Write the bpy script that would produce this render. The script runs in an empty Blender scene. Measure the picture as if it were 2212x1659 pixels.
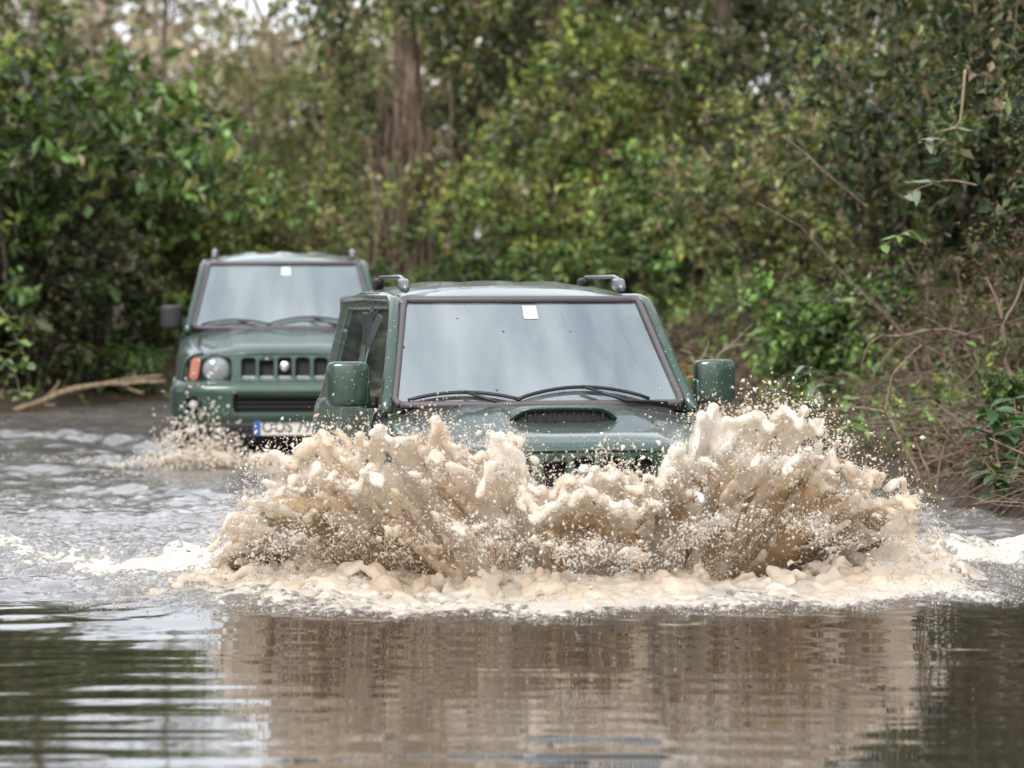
import bpy, math
import numpy as np
from mathutils import Vector

R = math.radians
SC = bpy.context.scene
COL = SC.collection

# ------------------------------------------------------------------ camera
F_PX, CX, HY, CAM_H = 7050.0, 1106.0, 562.0, 1.40      # focal length, centre and horizon in px of a 2212 px wide frame
cam_data = bpy.data.cameras.new('camera')
cam_data.sensor_width = 36.0
cam_data.lens = 36.0 * F_PX / 2212.0
cam_data.shift_y = -(829.5 - HY) / 2212.0
cam_data.clip_end = 2000.0
cam_data.dof.use_dof = True
cam_data.dof.focus_distance = 14.3
cam_data.dof.aperture_fstop = 2.8
cam = bpy.data.objects.new('camera', cam_data)
COL.objects.link(cam)
cam.location = (0, 0, CAM_H)
cam.rotation_euler = (R(90), 0, 0)
SC.camera = cam

# ------------------------------------------------------------------ sky and sun (overcast)
SUN_EL, SUN_AZ = 38.0, -20.0
world = bpy.data.worlds.new('World')
SC.world = world
world.use_nodes = True
wn, wl = world.node_tree.nodes, world.node_tree.links
wn.clear()
w_out = wn.new('ShaderNodeOutputWorld')
w_bg = wn.new('ShaderNodeBackground')
w_bg.inputs['Strength'].default_value = 0.10
w_sky = wn.new('ShaderNodeTexSky')
w_sky.sky_type = 'NISHITA'
w_sky.sun_disc = False
w_sky.sun_elevation = R(SUN_EL)
w_sky.sun_rotation = R(180 + SUN_AZ)
w_sky.dust_density = 4.0
w_geo = wn.new('ShaderNodeTexCoord')
w_noise = wn.new('ShaderNodeTexNoise')
w_noise.inputs['Scale'].default_value = 5.0
w_noise.inputs['Detail'].default_value = 5.0
w_ramp = wn.new('ShaderNodeValToRGB')
w_ramp.color_ramp.elements[0].position = 0.30
w_ramp.color_ramp.elements[0].color = (5.4, 6.0, 6.9, 1)
w_ramp.color_ramp.elements[1].position = 0.72
w_ramp.color_ramp.elements[1].color = (10.4, 10.5, 10.7, 1)
w_mix = wn.new('ShaderNodeMix')
w_mix.data_type = 'RGBA'
w_mix.inputs[0].default_value = 0.86
wl.new(w_geo.outputs['Generated'], w_noise.inputs['Vector'])
wl.new(w_noise.outputs['Fac'], w_ramp.inputs['Fac'])
wl.new(w_sky.outputs['Color'], w_mix.inputs[6])
wl.new(w_ramp.outputs['Color'], w_mix.inputs[7])
wl.new(w_mix.outputs[2], w_bg.inputs['Color'])
wl.new(w_bg.outputs['Background'], w_out.inputs['Surface'])

sun_data = bpy.data.lights.new('sun', 'SUN')
sun_data.energy = 1.5
sun_data.angle = R(24)
sun_data.color = (1.0, 0.96, 0.9)
sun = bpy.data.objects.new('sun', sun_data)
COL.objects.link(sun)
sun.rotation_euler = (R(90 - SUN_EL), 0, R(SUN_AZ))
sun.location = (0, 0, 30)

SC.view_settings.view_transform = 'Standard'
SC.view_settings.look = 'None'
SC.view_settings.exposure = 1.22
SC.view_settings.gamma = 1.0
SC.view_settings.use_curve_mapping = False
SC.render.engine = 'CYCLES'
SC.cycles.max_bounces = 9
SC.cycles.diffuse_bounces = 6
SC.cycles.glossy_bounces = 4
SC.cycles.transmission_bounces = 5
SC.cycles.transparent_max_bounces = 8
SC.cycles.caustics_reflective = False
SC.cycles.caustics_refractive = False
SC.cycles.sample_clamp_indirect = 6.0
SC.cycles.use_denoising = True

# ------------------------------------------------------------------ helpers
def at(X, Y, d):
    """a direction in the photograph (2212 px frame) and a known distance -> a point"""
    return np.array([(X - CX) / F_PX * d, d, CAM_H - (Y - HY) / F_PX * d])

def tag(o, label=None, cat=None, group=None, kind=None):
    if label: o['label'] = label
    if cat: o['category'] = cat
    if group: o['group'] = group
    if kind: o['kind'] = kind
    return o

def empty(name, loc=(0, 0, 0), rot=(0, 0, 0)):
    o = bpy.data.objects.new(name, None)
    o.empty_display_size = 0.1
    o.location = loc
    o.rotation_euler = rot
    COL.objects.link(o)
    return o

def link(name, me, mat=None, parent=None):
    o = bpy.data.objects.new(name, me)
    if mat is not None and not me.materials:
        me.materials.append(mat)
    COL.objects.link(o)
    if parent is not None:
        o.parent = parent
    return o

def np_mesh(name, V, Q, smooth=True, col=None, attrs=None):
    """mesh from arrays: V (n,3), Q (m,k) with one polygon size"""
    V = np.asarray(V, np.float32); Q = np.asarray(Q, np.int32)
    me = bpy.data.meshes.new(name)
    m, k = Q.shape
    me.vertices.add(len(V)); me.vertices.foreach_set('co', V.ravel())
    me.loops.add(m * k); me.loops.foreach_set('vertex_index', Q.ravel())
    me.polygons.add(m)
    me.polygons.foreach_set('loop_start', np.arange(0, m * k, k, dtype=np.int32))
    try:
        me.polygons.foreach_set('loop_total', np.full(m, k, np.int32))
    except Exception:
        pass
    me.polygons.foreach_set('use_smooth', np.full(m, smooth, bool))
    if col is not None:
        a = me.color_attributes.new('col', 'FLOAT_COLOR', 'POINT')
        c = np.ones((len(V), 4), np.float32); c[:, :3] = col
        a.data.foreach_set('color', c.ravel())
    for nm, arr in (attrs or {}).items():
        a = me.attributes.new(nm, 'FLOAT', 'POINT')
        a.data.foreach_set('value', np.asarray(arr, np.float32).ravel())
    me.update(calc_edges=True)
    me.validate()
    return me

def py_mesh(name, V, Fc, smooth=True):
    me = bpy.data.meshes.new(name)
    me.from_pydata([tuple(map(float, v)) for v in V], [], [tuple(map(int, f)) for f in Fc])
    me.polygons.foreach_set('use_smooth', np.full(len(me.polygons), smooth, bool))
    me.update()
    return me

def smoothstep(a, b, x):
    t = np.clip((x - a) / (b - a), 0, 1)
    return t * t * (3 - 2 * t)

def _hash(ix, iy, iz, seed):
    h = (ix.astype(np.int64) * 374761393 + iy.astype(np.int64) * 668265263 + iz.astype(np.int64) * 2147483647 + seed * 144665) & 0xFFFFFFFF
    h = ((h ^ (h >> 13)) * 1274126177) & 0xFFFFFFFF
    h = (h ^ (h >> 16)) * 2246822519 & 0xFFFFFFFF
    return ((h ^ (h >> 15)) & 0xFFFFFF) / float(0xFFFFFF)

def vnoise(x, y, z, seed=0):
    """smooth value noise in [-1, 1]"""
    x, y, z = np.broadcast_arrays(np.asarray(x, float), np.asarray(y, float), np.asarray(z, float))
    ix, iy, iz = np.floor(x).astype(np.int64), np.floor(y).astype(np.int64), np.floor(z).astype(np.int64)
    fx, fy, fz = x - ix, y - iy, z - iz
    ux, uy, uz = (f * f * f * (f * (f * 6 - 15) + 10) for f in (fx, fy, fz))
    r = 0
    for dx in (0, 1):
        for dy in (0, 1):
            for dz in (0, 1):
                w = (ux if dx else 1 - ux) * (uy if dy else 1 - uy) * (uz if dz else 1 - uz)
                r = r + w * _hash(ix + dx, iy + dy, iz + dz, seed)
    return r * 2 - 1

def fbm(x, y, z, seed=0, octaves=4, gain=0.5):
    r, a, t = 0, 1.0, 0
    for o in range(octaves):
        r = r + a * vnoise(x * 2 ** o, y * 2 ** o, z * 2 ** o, seed + o * 17)
        t += a; a *= gain
    return r / t

def tubes(paths, sides=6):
    """paths: list of (points (n,3), radii (n,)) -> V, Q of swept tubes, ends tapered"""
    Vs, Qs, off = [], [], 0
    ang = np.arange(sides) / sides * 2 * np.pi
    for P, r in paths:
        P = np.asarray(P, float); n = len(P)
        r = np.broadcast_to(np.asarray(r, float), (n,))
        T = np.gradient(P, axis=0)
        T /= np.linalg.norm(T, axis=1, keepdims=True) + 1e-9
        up = np.array([0.0, 0, 1]) if abs(T[0, 2]) < 0.9 else np.array([1.0, 0, 0])
        A = np.cross(T, up); A /= np.linalg.norm(A, axis=1, keepdims=True) + 1e-9
        B = np.cross(T, A)
        ring = P[:, None, :] + r[:, None, None] * (np.cos(ang)[None, :, None] * A[:, None, :] + np.sin(ang)[None, :, None] * B[:, None, :])
        Vs.append(ring.reshape(-1, 3))
        i = np.arange(n - 1)[:, None] * sides; j = np.arange(sides)[None, :]; j2 = (j + 1) % sides
        q = np.stack([i + j, i + j2, i + sides + j2, i + sides + j], -1).reshape(-1, 4) + off
        Qs.append(q)
        # end caps as a fan of quads onto a centre point
        for e, base in ((0, 0), (n - 1, (n - 1) * sides)):
            Vs.append(P[e][None, :])
            c = off + n * sides + (0 if e == 0 else 1)
            k = np.arange(0, sides, 2)
            a0, a1, a2 = base + k, base + (k + 1) % sides, base + (k + 2) % sides
            qq = np.stack([a0 + off, a1 + off, a2 + off, np.full(len(k), c)], -1)
            Qs.append(qq if e else qq[:, ::-1])
        off += n * sides + 2
    return np.concatenate(Vs), np.concatenate(Qs)

def tube_obj(name, paths, mat, parent=None, sides=6):
    V, Q = tubes(paths, sides)
    return link(name, np_mesh(name, V, Q), mat, parent)

# ------------------------------------------------------------------ materials
def new_mat(name):
    m = bpy.data.materials.new(name)
    m.use_nodes = True
    nt = m.node_tree
    b = nt.nodes['Principled BSDF']
    return m, nt.nodes, nt.links, b

def simple(name, color, rough=0.5, metal=0.0, coat=0.0, spec=0.5, bump=0.0, bscale=40.0, vary=0.0, transmission=0.0):
    m, n, l, b = new_mat(name)
    b.inputs['Base Color'].default_value = (*color, 1)
    b.inputs['Roughness'].default_value = rough
    b.inputs['Metallic'].default_value = metal
    b.inputs['Coat Weight'].default_value = coat
    b.inputs['Coat Roughness'].default_value = 0.05
    b.inputs['Specular IOR Level'].default_value = spec
    b.inputs['Transmission Weight'].default_value = transmission
    if bump or vary:
        tc = n.new('ShaderNodeTexCoord')
        nz = n.new('ShaderNodeTexNoise')
        nz.inputs['Scale'].default_value = bscale
        nz.inputs['Detail'].default_value = 6
        l.new(tc.outputs['Object'], nz.inputs['Vector'])
        if bump:
            bp = n.new('ShaderNodeBump')
            bp.inputs['Strength'].default_value = bump
            bp.inputs['Distance'].default_value = 0.02
            l.new(nz.outputs['Fac'], bp.inputs['Height'])
            l.new(bp.outputs['Normal'], b.inputs['Normal'])
        if vary:
            mx = n.new('ShaderNodeMix'); mx.data_type = 'RGBA'
            mx.inputs[6].default_value = (*[c * (1 - vary) for c in color], 1)
            mx.inputs[7].default_value = (*[min(1, c * (1 + vary)) for c in color], 1)
            l.new(nz.outputs['Fac'], mx.inputs[0])
            l.new(mx.outputs[2], b.inputs['Base Color'])
    return m

def paint_mat(name, mud):
    """dark green car paint with a thin film of dried mud and fine mud spots"""
    m, n, l, b = new_mat(name)
    tc = n.new('ShaderNodeTexCoord')
    film = n.new('ShaderNodeTexNoise'); film.inputs['Scale'].default_value = 5; film.inputs['Detail'].default_value = 8
    film.inputs['Roughness'].default_value = 0.65
    l.new(tc.outputs['Object'], film.inputs['Vector'])
    fr = n.new('ShaderNodeMapRange'); fr.inputs[1].default_value = 0.42; fr.inputs[2].default_value = 0.75
    fr.inputs[3].default_value = 0.01; fr.inputs[4].default_value = 0.05 + 0.06 * mud
    l.new(film.outputs['Fac'], fr.inputs[0])
    sp = n.new('ShaderNodeTexVoronoi'); sp.inputs['Scale'].default_value = 80
    l.new(tc.outputs['Object'], sp.inputs['Vector'])
    sz = n.new('ShaderNodeMath'); sz.operation = 'MULTIPLY'; sz.inputs[1].default_value = 0.34 * (0.4 + 0.6 * mud)
    sep = n.new('ShaderNodeSeparateColor')
    l.new(sp.outputs['Color'], sep.inputs[0]); l.new(sep.outputs[0], sz.inputs[0])
    lt = n.new('ShaderNodeMath'); lt.operation = 'LESS_THAN'
    l.new(sp.outputs['Distance'], lt.inputs[0]); l.new(sz.outputs[0], lt.inputs[1])
    sel = n.new('ShaderNodeMath'); sel.operation = 'GREATER_THAN'; sel.inputs[1].default_value = 0.80 - 0.18 * mud
    l.new(sep.outputs[1], sel.inputs[0])
    both = n.new('ShaderNodeMath'); both.operation = 'MULTIPLY'
    l.new(lt.outputs[0], both.inputs[0]); l.new(sel.outputs[0], both.inputs[1])
    bs = n.new('ShaderNodeMath'); bs.operation = 'MULTIPLY'; bs.inputs[1].default_value = 0.75
    l.new(both.outputs[0], bs.inputs[0])
    dirt = n.new('ShaderNodeMath'); dirt.operation = 'MAXIMUM'
    l.new(fr.outputs[0], dirt.inputs[0]); l.new(bs.outputs[0], dirt.inputs[1])
    mx = n.new('ShaderNodeMix'); mx.data_type = 'RGBA'
    mx.inputs[6].default_value = (0.009, 0.042, 0.026, 1)
    mx.inputs[7].default_value = (0.40, 0.375, 0.335, 1)
    l.new(dirt.outputs[0], mx.inputs[0]); l.new(mx.outputs[2], b.inputs['Base Color'])
    b.inputs['Metallic'].default_value = 0.45
    b.inputs['Roughness'].default_value = 0.46
    b.inputs['Sheen Weight'].default_value = 0.10        # dust-like sheen, put in for the sky's pale gleam at grazing angles
    b.inputs['Sheen Roughness'].default_value = 0.32
    inv = n.new('ShaderNodeMath'); inv.operation = 'SUBTRACT'; inv.inputs[0].default_value = 1.0
    l.new(dirt.outputs[0], inv.inputs[1]); l.new(inv.outputs[0], b.inputs['Coat Weight'])
    cr = n.new('ShaderNodeMapRange'); cr.inputs[3].default_value = 0.02; cr.inputs[4].default_value = 0.16
    l.new(film.outputs['Fac'], cr.inputs[0]); l.new(cr.outputs[0], b.inputs['Coat Roughness'])
    bp = n.new('ShaderNodeBump'); bp.inputs['Strength'].default_value = 0.5; bp.inputs['Distance'].default_value = 0.002
    l.new(both.outputs[0], bp.inputs['Height']); l.new(bp.outputs['Normal'], b.inputs['Normal'])
    return m

def glass_mat(name, base_refl, film, tint, spots):
    """sheet glass: Fresnel mirror over a tinted see-through pane, a dusty film and dried mud spots"""
    m, n, l, b = new_mat(name)
    out = n['Material Output']
    gl = n.new('ShaderNodeBsdfGlossy'); gl.inputs['Roughness'].default_value = 0.03
    gl.inputs['Color'].default_value = (0.86, 0.97, 1.0, 1)
    tr = n.new('ShaderNodeBsdfTransparent'); tr.inputs['Color'].default_value = (*tint, 1)
    df = n.new('ShaderNodeBsdfDiffuse')
    lw = n.new('ShaderNodeFresnel'); lw.inputs['IOR'].default_value = 1.5
    mr = n.new('ShaderNodeMapRange'); mr.inputs[3].default_value = base_refl; mr.inputs[4].default_value = 1.0
    l.new(lw.outputs[0], mr.inputs[0])
    s1 = n.new('ShaderNodeMixShader'); l.new(mr.outputs[0], s1.inputs[0]); l.new(tr.outputs[0], s1.inputs[1]); l.new(gl.outputs[0], s1.inputs[2])
    tc = n.new('ShaderNodeTexCoord')
    nz = n.new('ShaderNodeTexNoise'); nz.inputs['Scale'].default_value = 3.5; nz.inputs['Detail'].default_value = 7
    mp = n.new('ShaderNodeMapping'); mp.inputs['Scale'].default_value = (1.6, 0.5, 0.5)
    l.new(tc.outputs['Object'], mp.inputs['Vector']); l.new(mp.outputs[0], nz.inputs['Vector'])
    fr = n.new('ShaderNodeMapRange'); fr.inputs[1].default_value = 0.35; fr.inputs[2].default_value = 0.75
    fr.inputs[3].default_value = film * 0.15; fr.inputs[4].default_value = film * 2.6
    l.new(nz.outputs['Fac'], fr.inputs[0])
    vo = n.new('ShaderNodeTexVoronoi'); vo.inputs['Scale'].default_value = 26
    l.new(tc.outputs['Object'], vo.inputs['Vector'])
    sep = n.new('ShaderNodeSeparateColor'); l.new(vo.outputs['Color'], sep.inputs[0])
    lt = n.new('ShaderNodeMath'); lt.operation = 'LESS_THAN'
    sz = n.new('ShaderNodeMath'); sz.operation = 'MULTIPLY'; sz.inputs[1].default_value = 0.22
    l.new(sep.outputs[0], sz.inputs[0]); l.new(vo.outputs['Distance'], lt.inputs[0]); l.new(sz.outputs[0], lt.inputs[1])
    sel = n.new('ShaderNodeMath'); sel.operation = 'GREATER_THAN'; sel.inputs[1].default_value = 1 - spots
    l.new(sep.outputs[1], sel.inputs[0])
    both = n.new('ShaderNodeMath'); both.operation = 'MULTIPLY'; l.new(lt.outputs[0], both.inputs[0]); l.new(sel.outputs[0], both.inputs[1])
    cm = n.new('ShaderNodeMix'); cm.data_type = 'RGBA'
    cm.inputs[6].default_value = (0.62, 0.66, 0.67, 1); cm.inputs[7].default_value = (0.10, 0.075, 0.05, 1)
    l.new(both.outputs[0], cm.inputs[0]); l.new(cm.outputs[2], df.inputs['Color'])
    mxx = n.new('ShaderNodeMath'); mxx.operation = 'MAXIMUM'; l.new(fr.outputs[0], mxx.inputs[0]); l.new(both.outputs[0], mxx.inputs[1])
    s2 = n.new('ShaderNodeMixShader'); l.new(mxx.outputs[0], s2.inputs[0]); l.new(s1.outputs[0], s2.inputs[1]); l.new(df.outputs[0], s2.inputs[2])
    l.new(s2.outputs[0], out.inputs['Surface'])
    return m

def leaf_mat(name, rough=0.42, trans=0.22, var=0.75):
    m, n, l, b = new_mat(name)
    out = n['Material Output']
    at_ = n.new('ShaderNodeAttribute'); at_.attribute_name = 'col'
    oi = n.new('ShaderNodeObjectInfo')
    mr = n.new('ShaderNodeMapRange'); mr.inputs[3].default_value = 1 - var / 2; mr.inputs[4].default_value = 1 + var / 2
    l.new(oi.outputs['Random'], mr.inputs[0])
    hs = n.new('ShaderNodeHueSaturation')
    l.new(mr.outputs[0], hs.inputs['Value']); l.new(at_.outputs['Color'], hs.inputs['Color'])
    l.new(hs.outputs[0], b.inputs['Base Color'])
    b.inputs['Roughness'].default_value = rough
    b.inputs['Specular IOR Level'].default_value = 0.4
    tl = n.new('ShaderNodeBsdfTranslucent')
    g = n.new('ShaderNodeMix'); g.data_type = 'RGBA'; g.blend_type = 'MULTIPLY'; g.inputs[0].default_value = 1
    g.inputs[7].default_value = (1.5, 1.6, 0.6, 1)
    l.new(hs.outputs[0], g.inputs[6]); l.new(g.outputs[2], tl.inputs['Color'])
    mx = n.new('ShaderNodeMixShader'); mx.inputs[0].default_value = trans
    l.new(b.outputs[0], mx.inputs[1]); l.new(tl.outputs[0], mx.inputs[2]); l.new(mx.outputs[0], out.inputs['Surface'])
    return m

def bark_mat(name, c0, c1):
    m, n, l, b = new_mat(name)
    tc = n.new('ShaderNodeTexCoord')
    mp = n.new('ShaderNodeMapping'); mp.inputs['Scale'].default_value = (9, 9, 1.6)
    nz = n.new('ShaderNodeTexNoise'); nz.inputs['Scale'].default_value = 3; nz.inputs['Detail'].default_value = 8
    l.new(tc.outputs['Object'], mp.inputs[0]); l.new(mp.outputs[0], nz.inputs['Vector'])
    rp = n.new('ShaderNodeValToRGB')
    rp.color_ramp.elements[0].position = 0.3; rp.color_ramp.elements[0].color = (*c0, 1)
    rp.color_ramp.elements[1].position = 0.72; rp.color_ramp.elements[1].color = (*c1, 1)
    l.new(nz.outputs['Fac'], rp.inputs[0]); l.new(rp.outputs[0], b.inputs['Base Color'])
    bp = n.new('ShaderNodeBump'); bp.inputs['Strength'].default_value = 0.7; bp.inputs['Distance'].default_value = 0.02
    l.new(nz.outputs['Fac'], bp.inputs['Height']); l.new(bp.outputs[0], b.inputs['Normal'])
    b.inputs['Roughness'].default_value = 0.85
    return m

def ground_mat():
    m, n, l, b = new_mat('leaf_litter_soil')
    tc = n.new('ShaderNodeTexCoord')
    a = n.new('ShaderNodeTexNoise'); a.inputs['Scale'].default_value = 1.3; a.inputs['Detail'].default_value = 9; a.inputs['Roughness'].default_value = 0.65
    c = n.new('ShaderNodeTexNoise'); c.inputs['Scale'].default_value = 22; c.inputs['Detail'].default_value = 6
    l.new(tc.outputs['Object'], a.inputs['Vector']); l.new(tc.outputs['Object'], c.inputs['Vector'])
    r1 = n.new('ShaderNodeValToRGB')
    e = r1.color_ramp.elements
    e[0].position = 0.3; e[0].color = (0.035, 0.024, 0.014, 1)
    e[1].position = 0.75; e[1].color = (0.12, 0.085, 0.055, 1)
    l.new(a.outputs['Fac'], r1.inputs[0])
    r2 = n.new('ShaderNodeValToRGB')
    e = r2.color_ramp.elements
    e[0].position = 0.45; e[0].color = (0.45, 0.45, 0.45, 1)
    e[1].position = 0.7; e[1].color = (1.5, 1.35, 1.1, 1)
    l.new(c.outputs['Fac'], r2.inputs[0])
    mx = n.new('ShaderNodeMix'); mx.data_type = 'RGBA'; mx.blend_type = 'MULTIPLY'; mx.inputs[0].default_value = 1
    l.new(r1.outputs[0], mx.inputs[6]); l.new(r2.outputs[0], mx.inputs[7]); l.new(mx.outputs[2], b.inputs['Base Color'])
    bp = n.new('ShaderNodeBump'); bp.inputs['Strength'].default_value = 0.9; bp.inputs['Distance'].default_value = 0.05
    l.new(c.outputs['Fac'], bp.inputs['Height']); l.new(bp.outputs[0], b.inputs['Normal'])
    b.inputs['Roughness'].default_value = 0.9
    return m

def water_mat():
    """turbid river water: mud colour below a mirror surface, froth where the mesh says so"""
    m, n, l, b = new_mat('muddy_water')
    fa = n.new('ShaderNodeAttribute'); fa.attribute_name = 'foam'
    ch = n.new('ShaderNodeAttribute'); ch.attribute_name = 'chop'
    tc = n.new('ShaderNodeTexCoord')
    nz = n.new('ShaderNodeTexNoise'); nz.inputs['Scale'].default_value = 34; nz.inputs['Detail'].default_value = 6; nz.inputs['Roughness'].default_value = 0.7
    mp = n.new('ShaderNodeMapping'); mp.inputs['Scale'].default_value = (1, 0.55, 1)
    l.new(tc.outputs['Object'], mp.inputs[0]); l.new(mp.outputs[0], nz.inputs['Vector'])
    ad = n.new('ShaderNodeMath'); ad.operation = 'ADD'
    vo = n.new('ShaderNodeTexVoronoi'); vo.feature = 'DISTANCE_TO_EDGE'; vo.inputs['Scale'].default_value = 17
    wv = n.new('ShaderNodeVectorMath'); wv.operation = 'MULTIPLY_ADD'; wv.inputs[1].default_value = (0.09, 0.09, 0.09)
    l.new(nz.outputs['Color'], wv.inputs[0]); l.new(mp.outputs[0], wv.inputs[2]); l.new(wv.outputs[0], vo.inputs['Vector'])
    vm = n.new('ShaderNodeMath'); vm.operation = 'MULTIPLY_ADD'; vm.inputs[1].default_value = -0.35
    l.new(vo.outputs['Distance'], vm.inputs[0]); l.new(nz.outputs['Fac'], vm.inputs[2])
    sb = n.new('ShaderNodeMath'); sb.operation = 'SUBTRACT'; sb.inputs[1].default_value = 0.43
    l.new(vm.outputs[0], sb.inputs[0])
    ml = n.new('ShaderNodeMath'); ml.operation = 'MULTIPLY'; ml.inputs[1].default_value = 1.5
    l.new(sb.outputs[0], ml.inputs[0])
    l.new(fa.outputs['Fac'], ad.inputs[0]); l.new(ml.outputs[0], ad.inputs[1])
    fr = n.new('ShaderNodeMapRange'); fr.inputs[1].default_value = 0.34; fr.inputs[2].default_value = 0.62
    l.new(ad.outputs[0], fr.inputs[0])
    c = n.new('ShaderNodeMix'); c.data_type = 'RGBA'
    air = n.new('ShaderNodeMix'); air.data_type = 'RGBA'          # churned water is pale with air, mud and painted-in sky reflection; calm is dark
    air.inputs[6].default_value = (0.030, 0.024, 0.018, 1); air.inputs[7].default_value = (0.33, 0.31, 0.30, 1)
    l.new(ch.outputs['Fac'], air.inputs[0]); l.new(air.outputs[2], c.inputs[6])
    c.inputs[7].default_value = (0.70, 0.65, 0.58, 1)
    l.new(fr.outputs[0], c.inputs[0]); l.new(c.outputs[2], b.inputs['Base Color'])
    r = n.new('ShaderNodeMapRange'); r.inputs[3].default_value = 0.025; r.inputs[4].default_value = 0.5
    l.new(fr.outputs[0], r.inputs[0]); l.new(r.outputs[0], b.inputs['Roughness'])
    b.inputs['IOR'].default_value = 1.72
    # fine ripples, stronger where the water is churned, plus the bubbles of the froth
    rp = n.new('ShaderNodeTexNoise'); rp.inputs['Scale'].default_value = 11; rp.inputs['Detail'].default_value = 5
    mp2 = n.new('ShaderNodeMapping'); mp2.inputs['Scale'].default_value = (0.5, 1.25, 1)
    l.new(tc.outputs['Object'], mp2.inputs[0]); l.new(mp2.outputs[0], rp.inputs['Vector'])
    h1 = n.new('ShaderNodeMath'); h1.operation = 'MULTIPLY'
    l.new(rp.outputs['Fac'], h1.inputs[0]); l.new(ch.outputs['Fac'], h1.inputs[1])
    h2 = n.new('ShaderNodeMath'); h2.operation = 'MULTIPLY'
    l.new(nz.outputs['Fac'], h2.inputs[0]); l.new(fr.outputs[0], h2.inputs[1])
    h3 = n.new('ShaderNodeMath'); h3.operation = 'ADD'
    l.new(h1.outputs[0], h3.inputs[0]); l.new(h2.outputs[0], h3.inputs[1])
    bp = n.new('ShaderNodeBump'); bp.inputs['Strength'].default_value = 1.0; bp.inputs['Distance'].default_value = 0.022
    l.new(h3.outputs[0], bp.inputs['Height']); l.new(bp.outputs[0], b.inputs['Normal'])
    return m

def splash_mat(name, trans):
    m, n, l, b = new_mat(name)
    out = n['Material Output']
    at_ = n.new('ShaderNodeAttribute'); at_.attribute_name = 'froth'
    tc = n.new('ShaderNodeTexCoord')
    nz = n.new('ShaderNodeTexNoise'); nz.inputs['Scale'].default_value = 16; nz.inputs['Detail'].default_value = 6; nz.inputs['Roughness'].default_value = 0.6
    l.new(tc.outputs['Object'], nz.inputs['Vector'])
    sb = n.new('ShaderNodeMath'); sb.operation = 'SUBTRACT'; sb.inputs[1].default_value = 0.5; l.new(nz.outputs['Fac'], sb.inputs[0])
    ml = n.new('ShaderNodeMath'); ml.operation = 'MULTIPLY'; ml.inputs[1].default_value = 0.9; l.new(sb.outputs[0], ml.inputs[0])
    ad = n.new('ShaderNodeMath'); ad.operation = 'ADD'; ad.use_clamp = True
    l.new(at_.outputs['Fac'], ad.inputs[0]); l.new(ml.outputs[0], ad.inputs[1])
    rp = n.new('ShaderNodeValToRGB')
    e = rp.color_ramp.elements
    e[0].position = 0.0; e[0].color = (0.70, 0.53, 0.36, 1)
    e[1].position = 1.0; e[1].color = (0.96, 0.935, 0.89, 1)
    k = e.new(0.45); k.color = (0.90, 0.80, 0.68, 1)
    l.new(ad.outputs[0], rp.inputs[0]); l.new(rp.outputs[0], b.inputs['Base Color'])
    b.inputs['Roughness'].default_value = 0.22
    b.inputs['IOR'].default_value = 1.33
    nf = n.new('ShaderNodeTexNoise'); nf.inputs['Scale'].default_value = 60; nf.inputs['Detail'].default_value = 7; nf.inputs['Roughness'].default_value = 0.7
    l.new(tc.outputs['Object'], nf.inputs['Vector'])
    bp = n.new('ShaderNodeBump'); bp.inputs['Strength'].default_value = 0.45; bp.inputs['Distance'].default_value = 0.010
    l.new(nf.outputs['Fac'], bp.inputs['Height']); l.new(bp.outputs[0], b.inputs['Normal'])
    tl = n.new('ShaderNodeBsdfTranslucent'); l.new(rp.outputs[0], tl.inputs['Color'])
    mx = n.new('ShaderNodeMixShader'); mx.inputs[0].default_value = trans
    l.new(b.outputs[0], mx.inputs[1]); l.new(tl.outputs[0], mx.inputs[2]); l.new(mx.outputs[0], out.inputs['Surface'])
    return m

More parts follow.
